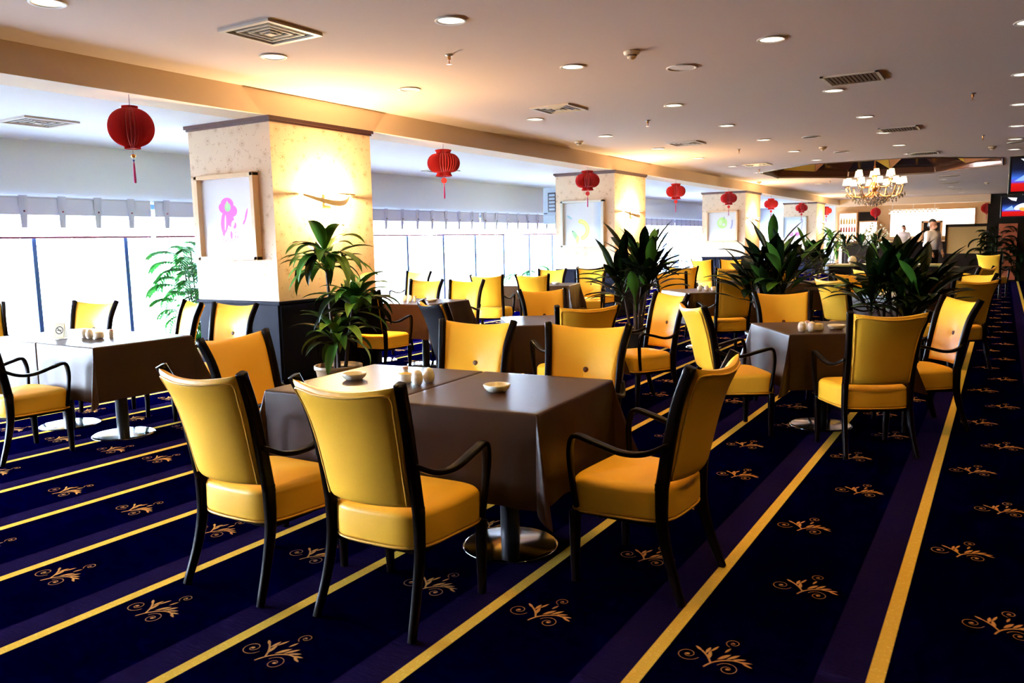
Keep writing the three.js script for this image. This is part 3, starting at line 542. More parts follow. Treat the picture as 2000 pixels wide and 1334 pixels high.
palm(-8.6, -14.85, 'small bright green palm at the window beside the second pillar', 0.85, 6, M.potTan, M.leafPalm, 0.8, 0.3);
palm(-8.3, -18.6, 'bluish-green palm at the window behind the first big planter', 1.0, 6, M.potTan, M.leafPalm, 0.85);
palm(-0.15, -26.2, 'dark palm in a pale pot at the end of the aisle', 1.55, 7, M.potWhite, M.leafDark, 0.95, 0.42);

// ---------------------------------------------------------------- red lanterns
function paperLantern(profile, pleats = 36) { // pleated tissue body
  const n = pleats * 2, pos = [], idx = [], uv = []; const m = profile.length;
  for (let i = 0; i < m; i++) for (let k = 0; k < n; k++) { const a = (k / n) * 6.28318, f = (k & 1) ? 1 : 0.8, r = profile[i][0] * f; pos.push(Math.cos(a) * r, profile[i][1], Math.sin(a) * r); uv.push(k / n, i / m); }
  for (let i = 0; i < m - 1; i++) for (let k = 0; k < n; k++) { const a = i * n + k, b = i * n + (k + 1) % n; idx.push(a, a + n, b, b, a + n, b + n); }
  const g = made(pos, idx, uv).toNonIndexed(); g.computeVertexNormals(); return g;
}
const round = [], wide = [];
for (let k = 0; k <= 20; k++) { const a = (k / 20 - 0.5) * Math.PI; round.push([Math.max(0.06, 0.175 * Math.cos(a) ** 0.8), 0.155 * Math.sin(a)]); }
round.unshift([0.035, -0.172], [0.062, -0.168]); round.push([0.062, 0.168], [0.035, 0.172]);
for (let k = 0; k <= 20; k++) { const a = (k / 20 - 0.5) * Math.PI; wide.push([0.09 + 0.115 * Math.cos(a) ** 0.9, 0.115 * Math.sin(a)]); }
wide.unshift([0.085, -0.165], [0.105, -0.16], [0.088, -0.128]); wide.push([0.088, 0.128], [0.105, 0.16], [0.085, 0.165]);
const LG = { round: paperLantern(round), wide: paperLantern(wide), cap: cyl(0.04, 0.04, 0.004, 0, 0, 0, 20), tassel: lathe([[0, 0], [0.009, 0.0], [0.0105, 0.03], [0.008, 0.14], [0.004, 0.17], [0, 0.172]], 10) };
[[-4.05, 'round', 'round red paper lantern with purple tassel over the window-side tables', 2.39], [-8.3, 'wide', 'second red paper lantern along the beam, just past the wallpapered pillar', 2.41], [-12.4, 'wide', 'third red paper lantern along the beam, before the second pillar', 2.41], [-16.7, 'wide', 'fourth red paper lantern along the beam, over bright blinds', 2.41], [-20.6, 'wide', 'fifth red paper lantern, in front of the third pillar', 2.4], [-25.0, 'wide', 'sixth red paper lantern, just past the third pillar', 2.38], [-29.3, 'wide', 'seventh red paper lantern, before the cherry picture', 2.37], [-33.9, 'wide', 'eighth red paper lantern, last along the beam', 2.37], [-36.8, 'far', 'dark red lantern hanging below the chandelier crystals from the bar fascia', 2.32], [-36.8, 'far2', 'round red lantern hanging at the dark end of the bar fascia', 2.34]].forEach(([z, kind, label, y], i) => {
  const x = kind === 'far' ? -4.62 : kind === 'far2' ? -0.62 : BX - 0.05, topY = kind.startsWith('far') ? 2.6 : BAY, k = kind.startsWith('far') ? 1.15 : 1;
  const o = thing('paper_lantern', label, 'lantern', [x, y, z], rad(20), 'red paper lanterns');
  part('body', kind === 'round' || kind.startsWith('far') ? LG.round : LG.wide, M.red, o).scale.setScalar(k);
  part('cap', LG.cap.clone().translate(0, 0.168 * k, 0), M.redCard, o);
  part('hanging_cord', rod(V(0, 0.165, 0), V(0, topY - y, 0), 0.003, 5), M.thread, o);
  if (kind === 'round') part('bead', [new THREE.SphereGeometry(0.02, 12, 8).scale(1, 0.8, 1).translate(0, -0.225, 0)], M.gold, o); else part('medallion', cyl(0.036, 0.036, 0.008, 0, 0, 0, 24).rotateX(Math.PI / 2).rotateY(rad(10)).translate(0, -0.215, 0), M.redCard, o);
  part('tassel_cord', rod(V(0, -0.16, 0), V(0, -0.27, 0), 0.002, 4), M.thread, o);
  part('knot', new THREE.SphereGeometry(0.009, 8, 6).translate(0, -0.262, 0), kind === 'round' ? M.bead : M.redCard, o);
  part('tassel', LG.tassel.clone().translate(0, -0.44, 0), M.tassel, o);
});

// ---------------------------------------------------------------- ceiling fittings
const DL = { ring: lathe([[0.078, 0.0], [0.1, -0.001], [0.106, -0.006], [0.103, -0.011], [0.09, -0.011], [0.08, -0.004], [0.078, 0.012]], 32), lens: cyl(0.08, 0.08, 0.004, 0, -0.004, 0, 28) };
const rows = [[-4.9, 'beside the beam', [-2.8, -4.53, -6.21, -8.62, -10.63, -12.68, -14.72, -16.9, -19.0]], [-3.19, 'over the front table', [-2.8, -4.5, -6.26, -8.71, -10.72, -12.65, -14.72, -16.7]], [-1.55, 'over the aisle table', [-2.6, -4.45, -6.31, -8.88, -11.08, -12.97, -14.95, -16.7]], [0.09, 'over the aisle', [-2.6, -4.5, -6.9, -9.11, -11.2, -13.44, -15.3, -17.2]]];
const OFFS = new Set(['-4.9:-6.21']);
rows.forEach(([x, where, zs], r) => zs.forEach((z, i) => {
  const o = thing('downlight', i < r ? `round downlight ${["one step", "two steps", "three steps"][r - 1 - i]} before the visible part of the ceiling row ${where}` : `${ORD[i - r]} round downlight of the ceiling row ${where}`, 'downlight', [x, CE, z], 0, 'round ceiling downlights');
  part('trim_ring', DL.ring, M.trim, o); part('lamp_lens', DL.lens, OFFS.has(x + ':' + z) ? M.lampOff : M.lampGlass, o);
  const s = new THREE.SpotLight(new THREE.Color().setRGB(1, 0.58, 0.1), POWER.down, 0, rad(62), 0.9, 2); s.position.set(0, -0.012, 0); s.target.position.set(0, -3, 0); s.castShadow = true; s.shadow.radius = 7; o.add(s, s.target); s.name = 'lamp'; s.target.name = 'aim';
}));
[[-4.6, -24.5], [-3.0, -25], [-1.5, -25.5], [-4.6, -28.5], [-3, -29], [-1.5, -29.5], [-4.6, -33], [-3, -33.5], [-1.4, -34]].forEach(([x, z], i) => {
  const o = thing('downlight', `${ORD[i]} small distant downlight beyond the chandelier recess`, 'downlight', [x, CE, z], 0, 'distant downlights beyond the chandelier');
  part('trim_ring', DL.ring, M.trim, o); part('lamp_lens', DL.lens, M.lampGlass, o);
  const s = new THREE.SpotLight(new THREE.Color().setRGB(1, 0.58, 0.1), POWER.down * 1.4, 0, rad(62), 0.9, 2); s.position.set(0, -0.012, 0); s.target.position.set(0, -3, 0); s.castShadow = true; s.shadow.radius = 7; s.name = 'lamp'; s.target.name = 'aim'; o.add(s, s.target);
});
// recessed loudspeakers
[[-2.44, -6.86, 'round recessed loudspeaker beside the smoke detector over the front'], [-2.53, -12.76, 'round dark recessed loudspeaker before the chandelier recess'], [-2.53, -15.4, 'round dark recessed loudspeaker at the edge of the chandelier recess'], [0.1, -15.9, 'round dark recessed loudspeaker near the hanging screens']].forEach(([x, z, l], i) => {
  const o = thing('ceiling_speaker', l, 'speaker', [x, CE, z], 0, 'round ceiling loudspeakers'); part('rim', lathe([[0.1, 0.0], [0.125, -0.001], [0.132, -0.007], [0.127, -0.013], [0.11, -0.01], [0.1, 0]], 36), M.trim, o); part('grille', cyl(0.108, 0.108, 0.004, 0, -0.006, 0, 32), i ? M.frameDark : M.lampOff, o);
});
// square four-way air diffusers
function diffuser(x, z, s, label, y = CE) {
  const o = thing('air_vent', label, 'vent', [x, y, z], 0, 'square ceiling air vents');
  const fr = (a, b, y0, y1) => [box(-a, a, y0, y1, -a, -b), box(-a, a, y0, y1, b, a), box(-a, -b, y0, y1, -b, b), box(b, a, y0, y1, -b, b)];
  part('duct_opening', box(-s + 0.02, s - 0.02, -0.004, -0.001, -s + 0.02, s - 0.02), M.ventDark, o);
  part('outer_frame', fr(s, s - 0.035, -0.018, -0.001), M.ventMetal, o);
  for (let k = 1; k <= 3; k++) { const a = s * (0.86 - 0.22 * k); // sloping louvre ring
    part('louvre_ring', fr(a + 0.004, a - 0.006, -0.016, -0.008), M.ventMetal, o); }
  part('centre_plate', box(-0.03, 0.03, -0.024, -0.018, -0.03, 0.03), M.ventMetal, o);
}
diffuser(-4.36, -4.02, 0.245, 'large square ceiling vent over the window side near the first downlights'); diffuser(-4.3, -8.1, 0.245, 'square ceiling vent with bright slots past the first pillar'); diffuser(-4.28, -12.25, 0.245, 'square ceiling vent above the third lantern'); diffuser(-4.38, -16.85, 0.245, 'small lit square vent beside the chandelier recess'); diffuser(-7.95, -4.35, 0.26, 'square vent in the lower window-bay ceiling behind the first lantern', BAY);
diffuser(-8.3, -11.3, 0.24, 'square vent in the lower bay ceiling above the second bay blinds', BAY);
function linear(x, z, w, d, label) {
  const o = thing('ceiling_grille', label, 'vent', [x, CE, z], 0, 'long slatted ceiling grilles');
  part('frame', [box(-w / 2, w / 2, -0.016, -0.001, -d / 2, -d / 2 + 0.03), box(-w / 2, w / 2, -0.016, -0.001, d / 2 - 0.03, d / 2), box(-w / 2, -w / 2 + 0.03, -0.016, -0.001, -d / 2, d / 2), box(w / 2 - 0.03, w / 2, -0.016, -0.001, -d / 2, d / 2)], M.ventMetal, o);
  part('duct_opening', box(-w / 2 + 0.02, w / 2 - 0.02, -0.004, -0.001, -d / 2 + 0.02, d / 2 - 0.02), M.ventDark, o);
  for (let k = 0; k < 12; k++) { const xx = -w / 2 + 0.05 + (k / 11) * (w - 0.1); part('slat', new THREE.BoxGeometry(0.018, 0.003, d - 0.06).rotateZ(0.7).translate(xx, -0.012, 0), M.ventMetal, o); }
}
linear(-1.28, -8.3, 0.5, 0.5, 'dark slatted ceiling grille over the aisle table'); linear(-1.32, -12.66, 0.5, 0.5, 'second dark slatted ceiling grille towards the chandelier'); linear(-1.33, -16.75, 0.5, 0.5, 'slatted ceiling grille at the chandelier recess edge');
[[-1.3, -23.9], [-1.42, -27.2], [-1.5, -31.5]].forEach(([x, z], i) => linear(x, z, 0.5, 0.45, ['first', 'second', 'third'][i] + ' bright slatted grille beyond the chandelier recess'));
[[-3.78, -5.3, 'sprinkler head before the front ceiling row'], [-3.85, -9.61, 'sprinkler head above the third lantern'], [-3.86, -13.69, 'sprinkler head above the fourth lantern'], [-0.35, -10.01, 'sprinkler head by the aisle ceiling row'], [-0.34, -14.38, 'sprinkler head before the hanging screens'], [-4.65, -18.1, 'sprinkler head at the tip of the chandelier recess'], [-4.11, -23.4, 'sprinkler head beyond the chandelier recess']].forEach(([x, z, l]) => {
  const o = thing('sprinkler', l, 'sprinkler', [x, CE, z], 0, 'ceiling sprinkler heads'); part('escutcheon', lathe([[0, 0], [0.032, 0], [0.028, -0.008], [0.014, -0.012], [0, -0.012]], 20), M.steel, o); part('head', [cyl(0.012, 0.014, 0.03, 0, -0.042, 0, 12), cyl(0.005, 0.005, 0.03, 0, -0.07, 0, 8), cyl(0.02, 0.02, 0.003, 0, -0.073, 0, 16)], M.bronze, o);
});
[[-2.56, -6.05, 'beige smoke detector beside the front loudspeaker'], [-5.48, -10.95, 'beige smoke detector beside the beam before the second pillar'], [-2.65, -14.37, 'brown smoke detector before the chandelier recess'], [-0.24, -16.38, 'dark smoke detector near the hanging screens'], [-5.7, -22.2, 'smoke detector where the beam passes the third pillar'], [-0.5, -28, 'dark smoke detector beyond the chandelier']].forEach(([x, z, l]) => {
  const o = thing('smoke_detector', l, 'detector', [x, CE, z], 0, 'ceiling smoke detectors'); part('base', lathe([[0, 0], [0.062, 0], [0.065, -0.008], [0.058, -0.026], [0.046, -0.032], [0, -0.032]], 28), M.sconceMetal, o); part('sensor_head', lathe([[0, -0.032], [0.036, -0.033], [0.036, -0.05], [0.026, -0.058], [0.014, -0.066], [0, -0.067]], 24), M.sconceMetal, o); part('vent_band', lathe([[0.045, -0.031], [0.045, -0.036], [0.036, -0.037]], 24), M.frameDark, o);
});

// ---------------------------------------------------------------- sconces and pictures on the pillars
PILLARS.forEach(([z0, z1], i) => {
  const zc = (z0 + z1) / 2, o = thing('wall_sconce', ['curved wall sconce glowing on the big wallpapered pillar', 'curved wall sconce glowing on the second pillar', 'curved wall sconce glowing on the third pillar', 'curved wall sconce glowing on the last pillar'][i], 'sconce', [BX, 1.88, zc], 0, 'glowing pillar sconces');
  const W2 = 0.33, fn = (u, v) => { const a = u * 2 - 1; return V(0.015 + 0.15 * Math.cos(a * Math.PI / 2), 0.045 - 0.085 * Math.cos(a * Math.PI / 2) + (v - 0.5) * (0.02 + 0.035 * Math.cos(a * Math.PI / 2)), -a * W2); };
  const s1 = sheetXZ(fn, 24, 3), s2 = sheetXZ((u, v) => fn(1 - u, v).add(V(-0.006, 0, 0)), 24, 3); part('shell', [s1, s2], M.sconceMetal, o);
  part('wing', slab((u, v) => V(0.1 + 0.05 * Math.sin(v * 3.14), 0.055 + 0.012 * u * u, -0.02 - v * 0.3 + 0.02 * u), 8, 10, 0.006), M.sconceMetal, o);
  part('mount', box(0.002, 0.03, -0.06, 0.05, -0.05, 0.05, 0.006), M.sconceMetal, o);
  part('bulb', new THREE.CapsuleGeometry(0.02, 0.12, 4, 12).rotateX(Math.PI / 2).translate(0.075, 0.02, 0), M.bulb, o);
  const k = POWER.sconce;
  const L = new THREE.PointLight(new THREE.Color().setRGB(1, 0.72, 0.36), k, 0, 2); L.position.set(0.075, 0.02, 0); L.castShadow = true; L.shadow.radius = 1.5; L.name = 'lamp'; o.add(L);
});
const arts = [
  (g, w, h) => { g.fillStyle = '#fdfbfb'; g.fillRect(0, 0, w, h); g.fillStyle = '#e85bbd'; const bl = (x, y, a, b, r) => { g.beginPath(); g.ellipse(x * w, y * h, a * w, b * h, r, 0, 7); g.fill(); }; bl(.48, .34, .12, .09, 0); bl(.4, .38, .08, .06, .4); bl(.58, .42, .08, .07, 0); bl(.42, .55, .07, .15, .2); bl(.52, .52, .07, .1, -.3); bl(.4, .66, .03, .07, .3); bl(.53, .72, .02, .05, 0); bl(.82, .48, .015, .09, .35); bl(.78, .56, .015, .04, .6); bl(.6, .6, .03, .04, 0); g.fillStyle = '#fdfbfb'; bl(.43, .56, .015, .1, .1); bl(.57, .58, .03, .05, .5); g.fillStyle = '#9fe08a'; bl(.49, .37, .055, .055, 0); g.fillStyle = '#cdf0a8'; bl(.48, .34, .02, .05, .2); g.strokeStyle = '#e85bbd'; g.lineWidth = 3; for (let k = 0; k < 26; k++) { g.beginPath(); const x = rr(.35, .65) * w, y = rr(.62, .8) * h; g.moveTo(x, y); g.lineTo(x + rr(-6, 6), y + rr(3, 16)); g.stroke(); } },
  (g, w, h) => { const q = g.createLinearGradient(0, 0, w, 0); q.addColorStop(0, '#f4fbfb'); q.addColorStop(.75, '#f0f8fb'); q.addColorStop(1, '#a9c8ee'); g.fillStyle = q; g.fillRect(0, 0, w, h); g.lineCap = 'round'; g.strokeStyle = '#e8ee7a'; g.lineWidth = w * .1; g.beginPath(); g.arc(.42 * w, .64 * h, .2 * w, -1.5, 1.2); g.stroke(); g.strokeStyle = '#f6f2a2'; g.lineWidth = w * .04; g.beginPath(); g.arc(.42 * w, .64 * h, .2 * w, -1.5, 1.2); g.stroke(); g.fillStyle = '#9ad98a'; g.beginPath(); g.ellipse(.3 * w, .76 * h, .05 * w, .11 * h, -.5, 0, 7); g.fill(); g.fillStyle = '#cfe97a'; g.beginPath(); g.ellipse(.36 * w, .86 * h, .04 * w, .1 * h, .1, 0, 7); g.fill(); g.fillStyle = '#a8dde0'; g.beginPath(); g.ellipse(.16 * w, .34 * h, .08 * w, .025 * h, .6, 0, 7); g.fill(); g.fillStyle = '#2c6a58'; g.beginPath(); g.arc(.24 * w, .67 * h, .02 * w, 0, 7); g.fill(); },
  (g, w, h) => { g.fillStyle = '#fdfdf8'; g.fillRect(0, 0, w, h); g.fillStyle = '#b9e07c'; g.beginPath(); g.ellipse(.5 * w, .38 * h, .17 * w, .19 * h, 0, 0, 7); g.fill(); g.fillStyle = '#d7efaa'; g.beginPath(); g.ellipse(.44 * w, .36 * h, .07 * w, .1 * h, 0, 0, 7); g.fill(); g.fillStyle = '#fdfdf8'; g.beginPath(); g.ellipse(.56 * w, .44 * h, .05 * w, .05 * h, 0, 0, 7); g.fill(); g.fillStyle = '#7a8a8a'; g.fillRect(.56 * w, .16 * h, 8, 36); g.strokeStyle = '#9a9fd0'; g.lineWidth = 14; g.beginPath(); g.moveTo(.84 * w, .28 * h); g.quadraticCurveTo(.87 * w, .45 * h, .8 * w, .58 * h); g.stroke(); },
  (g, w, h) => { g.fillStyle = '#e6f3fb'; g.fillRect(0, 0, w, h); g.fillStyle = '#fbfdff'; g.fillRect(.12 * w, .12 * h, .6 * w, .6 * h); g.fillStyle = '#e25fb4'; g.beginPath(); g.arc(.36 * w, .8 * h, .1 * w, 0, 7); g.fill(); g.beginPath(); g.arc(.62 * w, .8 * h, .1 * w, 0, 7); g.fill(); g.beginPath(); g.arc(.76 * w, .78 * h, .08 * w, 0, 7); g.fill(); g.fillStyle = '#f4b8dc'; g.beginPath(); g.arc(.34 * w, .77 * h, .03 * w, 0, 7); g.fill(); g.strokeStyle = '#9a7bd0'; g.lineWidth = 9; g.beginPath(); g.moveTo(.84 * w, .08 * h); g.quadraticCurveTo(.86 * w, .5 * h, .76 * w, .7 * h); g.stroke(); },
];
PILLARS.forEach(([z0], i) => {
  const w = 0.88, h = 0.85, o = thing('framed_picture', ['framed print of a pink fruit with a green crown on the big pillar', 'framed print of a yellow fruit on the second pillar', 'framed print of a green apple on the third pillar', 'framed print of two pink cherries on the last pillar'][i], 'picture', [-6.63 - (i === 3 ? 0.15 : 0), 1.71, z0], 0, 'framed fruit prints on the pillars');
  const m = new THREE.MeshStandardMaterial({ map: canvasTex(384, 384, arts[i]), roughness: 0.6 });
  const fm = i === 0 ? M.frameWood : i === 2 ? M.frameWood : M.frameWhite;
  part('frame', [box(-w / 2, w / 2, h / 2 - 0.04, h / 2, 0.002, 0.075, 0.006), box(-w / 2, w / 2, -h / 2, -h / 2 + 0.04, 0.002, 0.075, 0.006), box(-w / 2, -w / 2 + 0.05, -h / 2, h / 2, 0.002, 0.075, 0.006), box(w / 2 - 0.05, w / 2, -h / 2, h / 2, 0.002, 0.075, 0.006)], fm, o);
  part('print', new THREE.PlaneGeometry(w - 0.08, h - 0.06).translate(0, 0, 0.02), m, o); part('backing_board', box(-w / 2 + 0.02, w / 2 - 0.02, -h / 2 + 0.02, h / 2 - 0.02, 0.001, 0.015), M.frameDark, o);
});
{ // grey louvred unit beside the second pillar
  const o = thing('wall_unit', 'grey wall unit with dark louvred front beside the second pillar', 'unit', [-7.34, 2.07, -13.55]);
  part('housing', box(-0.14, 0.14, -0.34, 0.34, -0.14, 0.14, 0.015), M.acGrey, o);
  part('dark_bezel', box(-0.03, 0.13, -0.12, 0.24, 0.14, 0.155, 0.004), M.acDark, o);
  for (let k = 0; k < 5; k++) part('louvre', box(0.0, 0.125, -0.09 + k * 0.065, -0.05 + k * 0.065, 0.155, 0.165, 0.003), M.acGrey, o);
  part('vent_slot', [box(-0.12, -0.05, -0.155, -0.135, 0.14, 0.145)], M.acDark, o); part('lower_panel', box(-0.125, 0.125, -0.32, -0.18, 0.14, 0.15, 0.004), M.acGrey, o);
}

// ---------------------------------------------------------------- chandelier in its mirrored recess
{
  const o = structGroup('ceiling_recess'), n = 8, H = 0.55, ring = (r, y) => [...Array(n)].map((_, k) => { const a = rad(22.5 + 45 * k); return V(REC.x + Math.cos(a) * r, y, REC.z + Math.sin(a) * r); });
  const r0 = ring(REC.r - 0.012, CE + 0.004), r1 = ring(REC.r * 0.975, CE + 0.16), r2 = ring(REC.r * 0.6, CE + H), top = V(REC.x, CE + H + 0.1, REC.z), mats = [M.mirrorDark, M.mirrorBlack, M.reflectionGold, M.reflectionTan, M.mirrorBlack, M.mirrorDark];
  part('recess_rim', [...Array(n)].map((_, k) => { const a = r0[k], b = r0[(k + 1) % n]; return rod(a.clone().setY(CE + 0.005), b.clone().setY(CE + 0.005), 0.02, 6); }), M.frameDark, o);
  const facet = (p, m) => { // a thin bevelled mirror tile
    const c = p.reduce((a, q) => a.add(q), V(0, 0, 0)).divideScalar(p.length), q = p.map((v) => v.clone().lerp(c, 0.02)), nn = q[1].clone().sub(q[0]).cross(q[2].clone().sub(q[0])).normalize(); nn.add(V(rr(-0.12, 0.12), 0, rr(-0.12, 0.12)));
    const pos = [], idx = []; q.forEach((v) => { const d = (v.x - c.x) * rr(-0.04, 0.04) + (v.z - c.z) * 0.04; pos.push(v.x, v.y + d, v.z); }); q.forEach((v) => pos.push(v.x, v.y + 0.02, v.z)); const k = q.length;
    for (let i = 1; i < k - 1; i++) idx.push(0, i, i + 1, k, k + i + 1, k + i); for (let i = 0; i < k; i++) { const j = (i + 1) % k; idx.push(i, k + i, j, j, k + i, k + j); }
    const g = made(pos, idx).toNonIndexed(); g.computeVertexNormals(); part('mirror_facet', g, m, o);
  };
  let q = 0;
  for (let k = 0; k < n; k++) {
    const a = r1[k], b = r1[(k + 1) % n], c = r2[k], d = r2[(k + 1) % n], m1 = a.clone().lerp(b, 0.5), m2 = c.clone().lerp(d, 0.5);
    facet([r0[k], r0[(k + 1) % n], b, a], M.mirrorDark);
    facet([a, m1, c], mats[q++ % 6]); facet([m1, m2, c], mats[q++ % 6]); facet([m1, d, m2], mats[q++ % 6]); facet([m1, b, d], mats[q++ % 6]); facet([c, d, top], mats[q++ % 6]);
  }
  part('recess_box', [box(REC.x - 2.8, REC.x + 2.8, CE + H + 0.16, CE + H + 0.3, REC.z - 2.8, REC.z + 2.8), box(REC.x - 2.8, REC.x - 2.7, CE + 0.14, CE + H + 0.2, REC.z - 2.8, REC.z + 2.8), box(REC.x + 2.7, REC.x + 2.8, CE + 0.14, CE + H + 0.2, REC.z - 2.8, REC.z + 2.8), box(REC.x - 2.8, REC.x + 2.8, CE + 0.14, CE + H + 0.2, REC.z - 2.8, REC.z - 2.7), box(REC.x - 2.8, REC.x + 2.8, CE + 0.14, CE + H + 0.2, REC.z + 2.7, REC.z + 2.8)], M.darkWood, o);
  const c = thing('chandelier', 'crystal chandelier with lit small shades under the mirrored recess', 'chandelier', [-2.56, 0, -20]);
  part('ceiling_rose', lathe([[0, CE + H + 0.1], [0.1, CE + H + 0.1], [0.08, CE + H - 0.05], [0.02, CE + H - 0.08]], 20), M.bronze, c);
  part('chain', rod(V(0, 2.95, 0), V(0, CE + H - 0.05, 0), 0.012), M.bronze, c);
  part('column', lathe([[0, 2.16], [0.03, 2.18], [0.07, 2.24], [0.035, 2.3], [0.05, 2.4], [0.11, 2.46], [0.05, 2.52], [0.03, 2.62], [0.06, 2.7], [0.03, 2.78], [0.02, 2.95], [0, 2.96]], 20), M.bronze, c);
  const shadeG = lathe([[0.078, 0], [0.052, 0.14], [0.048, 0.14], [0.074, 0]], 20), drop = new THREE.OctahedronGeometry(0.022).scale(0.8, 1.7, 0.8), drops = [];
  for (let tier = 0; tier < 2; tier++) for (let k = 0; k < (tier ? 6 : 10); k++) {
    const a = (k / (tier ? 6 : 10)) * 6.283 + tier * 0.3, R = tier ? 0.38 : 0.6, y0 = tier ? 2.58 : 2.36, y1 = tier ? 2.7 : 2.52, ca = Math.cos(a), sa = Math.sin(a);
    part('arm', tube([V(ca * 0.05, y0, sa * 0.05), V(ca * R * 0.4, y0 - 0.1, sa * R * 0.4), V(ca * R * 0.85, y0 - 0.08, sa * R * 0.85), V(ca * R, y1 - 0.04, sa * R)], 0.013, 16, 6), M.bronze, c);
    part('drip_pan', lathe([[0, y1 - 0.04], [0.045, y1 - 0.03], [0.05, y1 - 0.022], [0, y1 - 0.024]], 14).translate(ca * R, 0, sa * R), M.bronze, c);
    const sh = part('lamp_shade', shadeG, M.shade, c); sh.position.set(ca * R, y1 + 0.02, sa * R);
    for (let j = 0; j < 4; j++) drops.push(drop.clone().translate(ca * R + rr(-0.05, 0.05), y1 - 0.12 - j * 0.04, sa * R + rr(-0.05, 0.05)));
    for (let j = 0; j < 16; j++) { const f = rr(0.15, 1.0); drops.push(drop.clone().translate(ca * R * f + rr(-0.05, 0.05), 2.33 - 0.2 * Math.cos(f * 1.5) + rr(-0.08, 0.05), sa * R * f + rr(-0.05, 0.05))); }
  }
  part('crystal_drops', drops, M.crystal, c).userData.kind = 'stuff';
  for (const [dx, dz] of [[0.35, 0], [-0.35, 0], [0, 0.35], [0, -0.35]]) { const L = new THREE.PointLight(new THREE.Color().setRGB(1, 0.72, 0.38), POWER.chandelier, 0, 2); L.position.set(dx, 2.62, dz); L.castShadow = true; L.shadow.radius = 3; L.name = 'lamp'; c.add(L); }
}

// ---------------------------------------------------------------- hanging screens
{
  const tex = canvasTex(512, 288, (g, w, h) => { const q = g.createLinearGradient(0, 0, 0, h); q.addColorStop(0, '#04040a'); q.addColorStop(0.35, '#0a1030'); q.addColorStop(0.6, '#3d6fe0'); q.addColorStop(0.72, '#6b4ad0'); q.addColorStop(0.78, '#d81a14'); q.addColorStop(1, '#c00c10'); g.fillStyle = q; g.fillRect(0, 0, w, h); g.fillStyle = '#f4f4ff'; g.beginPath(); g.moveTo(60, 10); g.lineTo(180, 20); g.lineTo(170, 70); g.lineTo(110, 54); g.fill(); g.beginPath(); g.ellipse(230, 150, 90, 40, -0.4, 0, 7); g.fill(); g.fillStyle = '#ffb04a'; g.beginPath(); g.ellipse(260, 190, 50, 26, 0.2, 0, 7); g.fill(); g.fillStyle = '#8fb6ff'; g.beginPath(); g.moveTo(20, 200); g.lineTo(120, 130); g.lineTo(150, 200); g.fill(); });
  const scr = new THREE.MeshStandardMaterial({ color: 0x000000, roughness: 0.2, emissive: 0xffffff, emissiveMap: tex, emissiveIntensity: 1.1 });
  for (const [x, y, z, l] of [[0.53, 2.29, -15, 'hanging television with a blue and red picture, higher of the two'], [0.4, 2.07, -25.4, 'hanging television with a blue and red picture, lower and farther']]) {
    const o = thing('television', l, 'television', [x, y, z], 0, 'ceiling-hung televisions');
    part('casing', box(-0.51, 0.51, -0.295, 0.295, -0.1, 0, 0.01), M.tvCase, o); part('screen', new THREE.PlaneGeometry(0.94, 0.52).translate(0, 0.008, 0.002), scr, o);
    part('bracket', [cyl(0.025, 0.025, CE - y - 0.2, 0, 0.2, -0.07, 12), box(-0.12, 0.12, -0.15, 0.25, -0.12, -0.1)], M.blackMetal, o);
    const R = new THREE.RectAreaLight(0x6a7cff, 0.5, 0.9, 0.5); R.position.set(0, 0, 0.02); R.lookAt(0, 0, 1); R.rotation.set(0, Math.PI, 0); R.name = 'lamp'; o.add(R);
  }
}

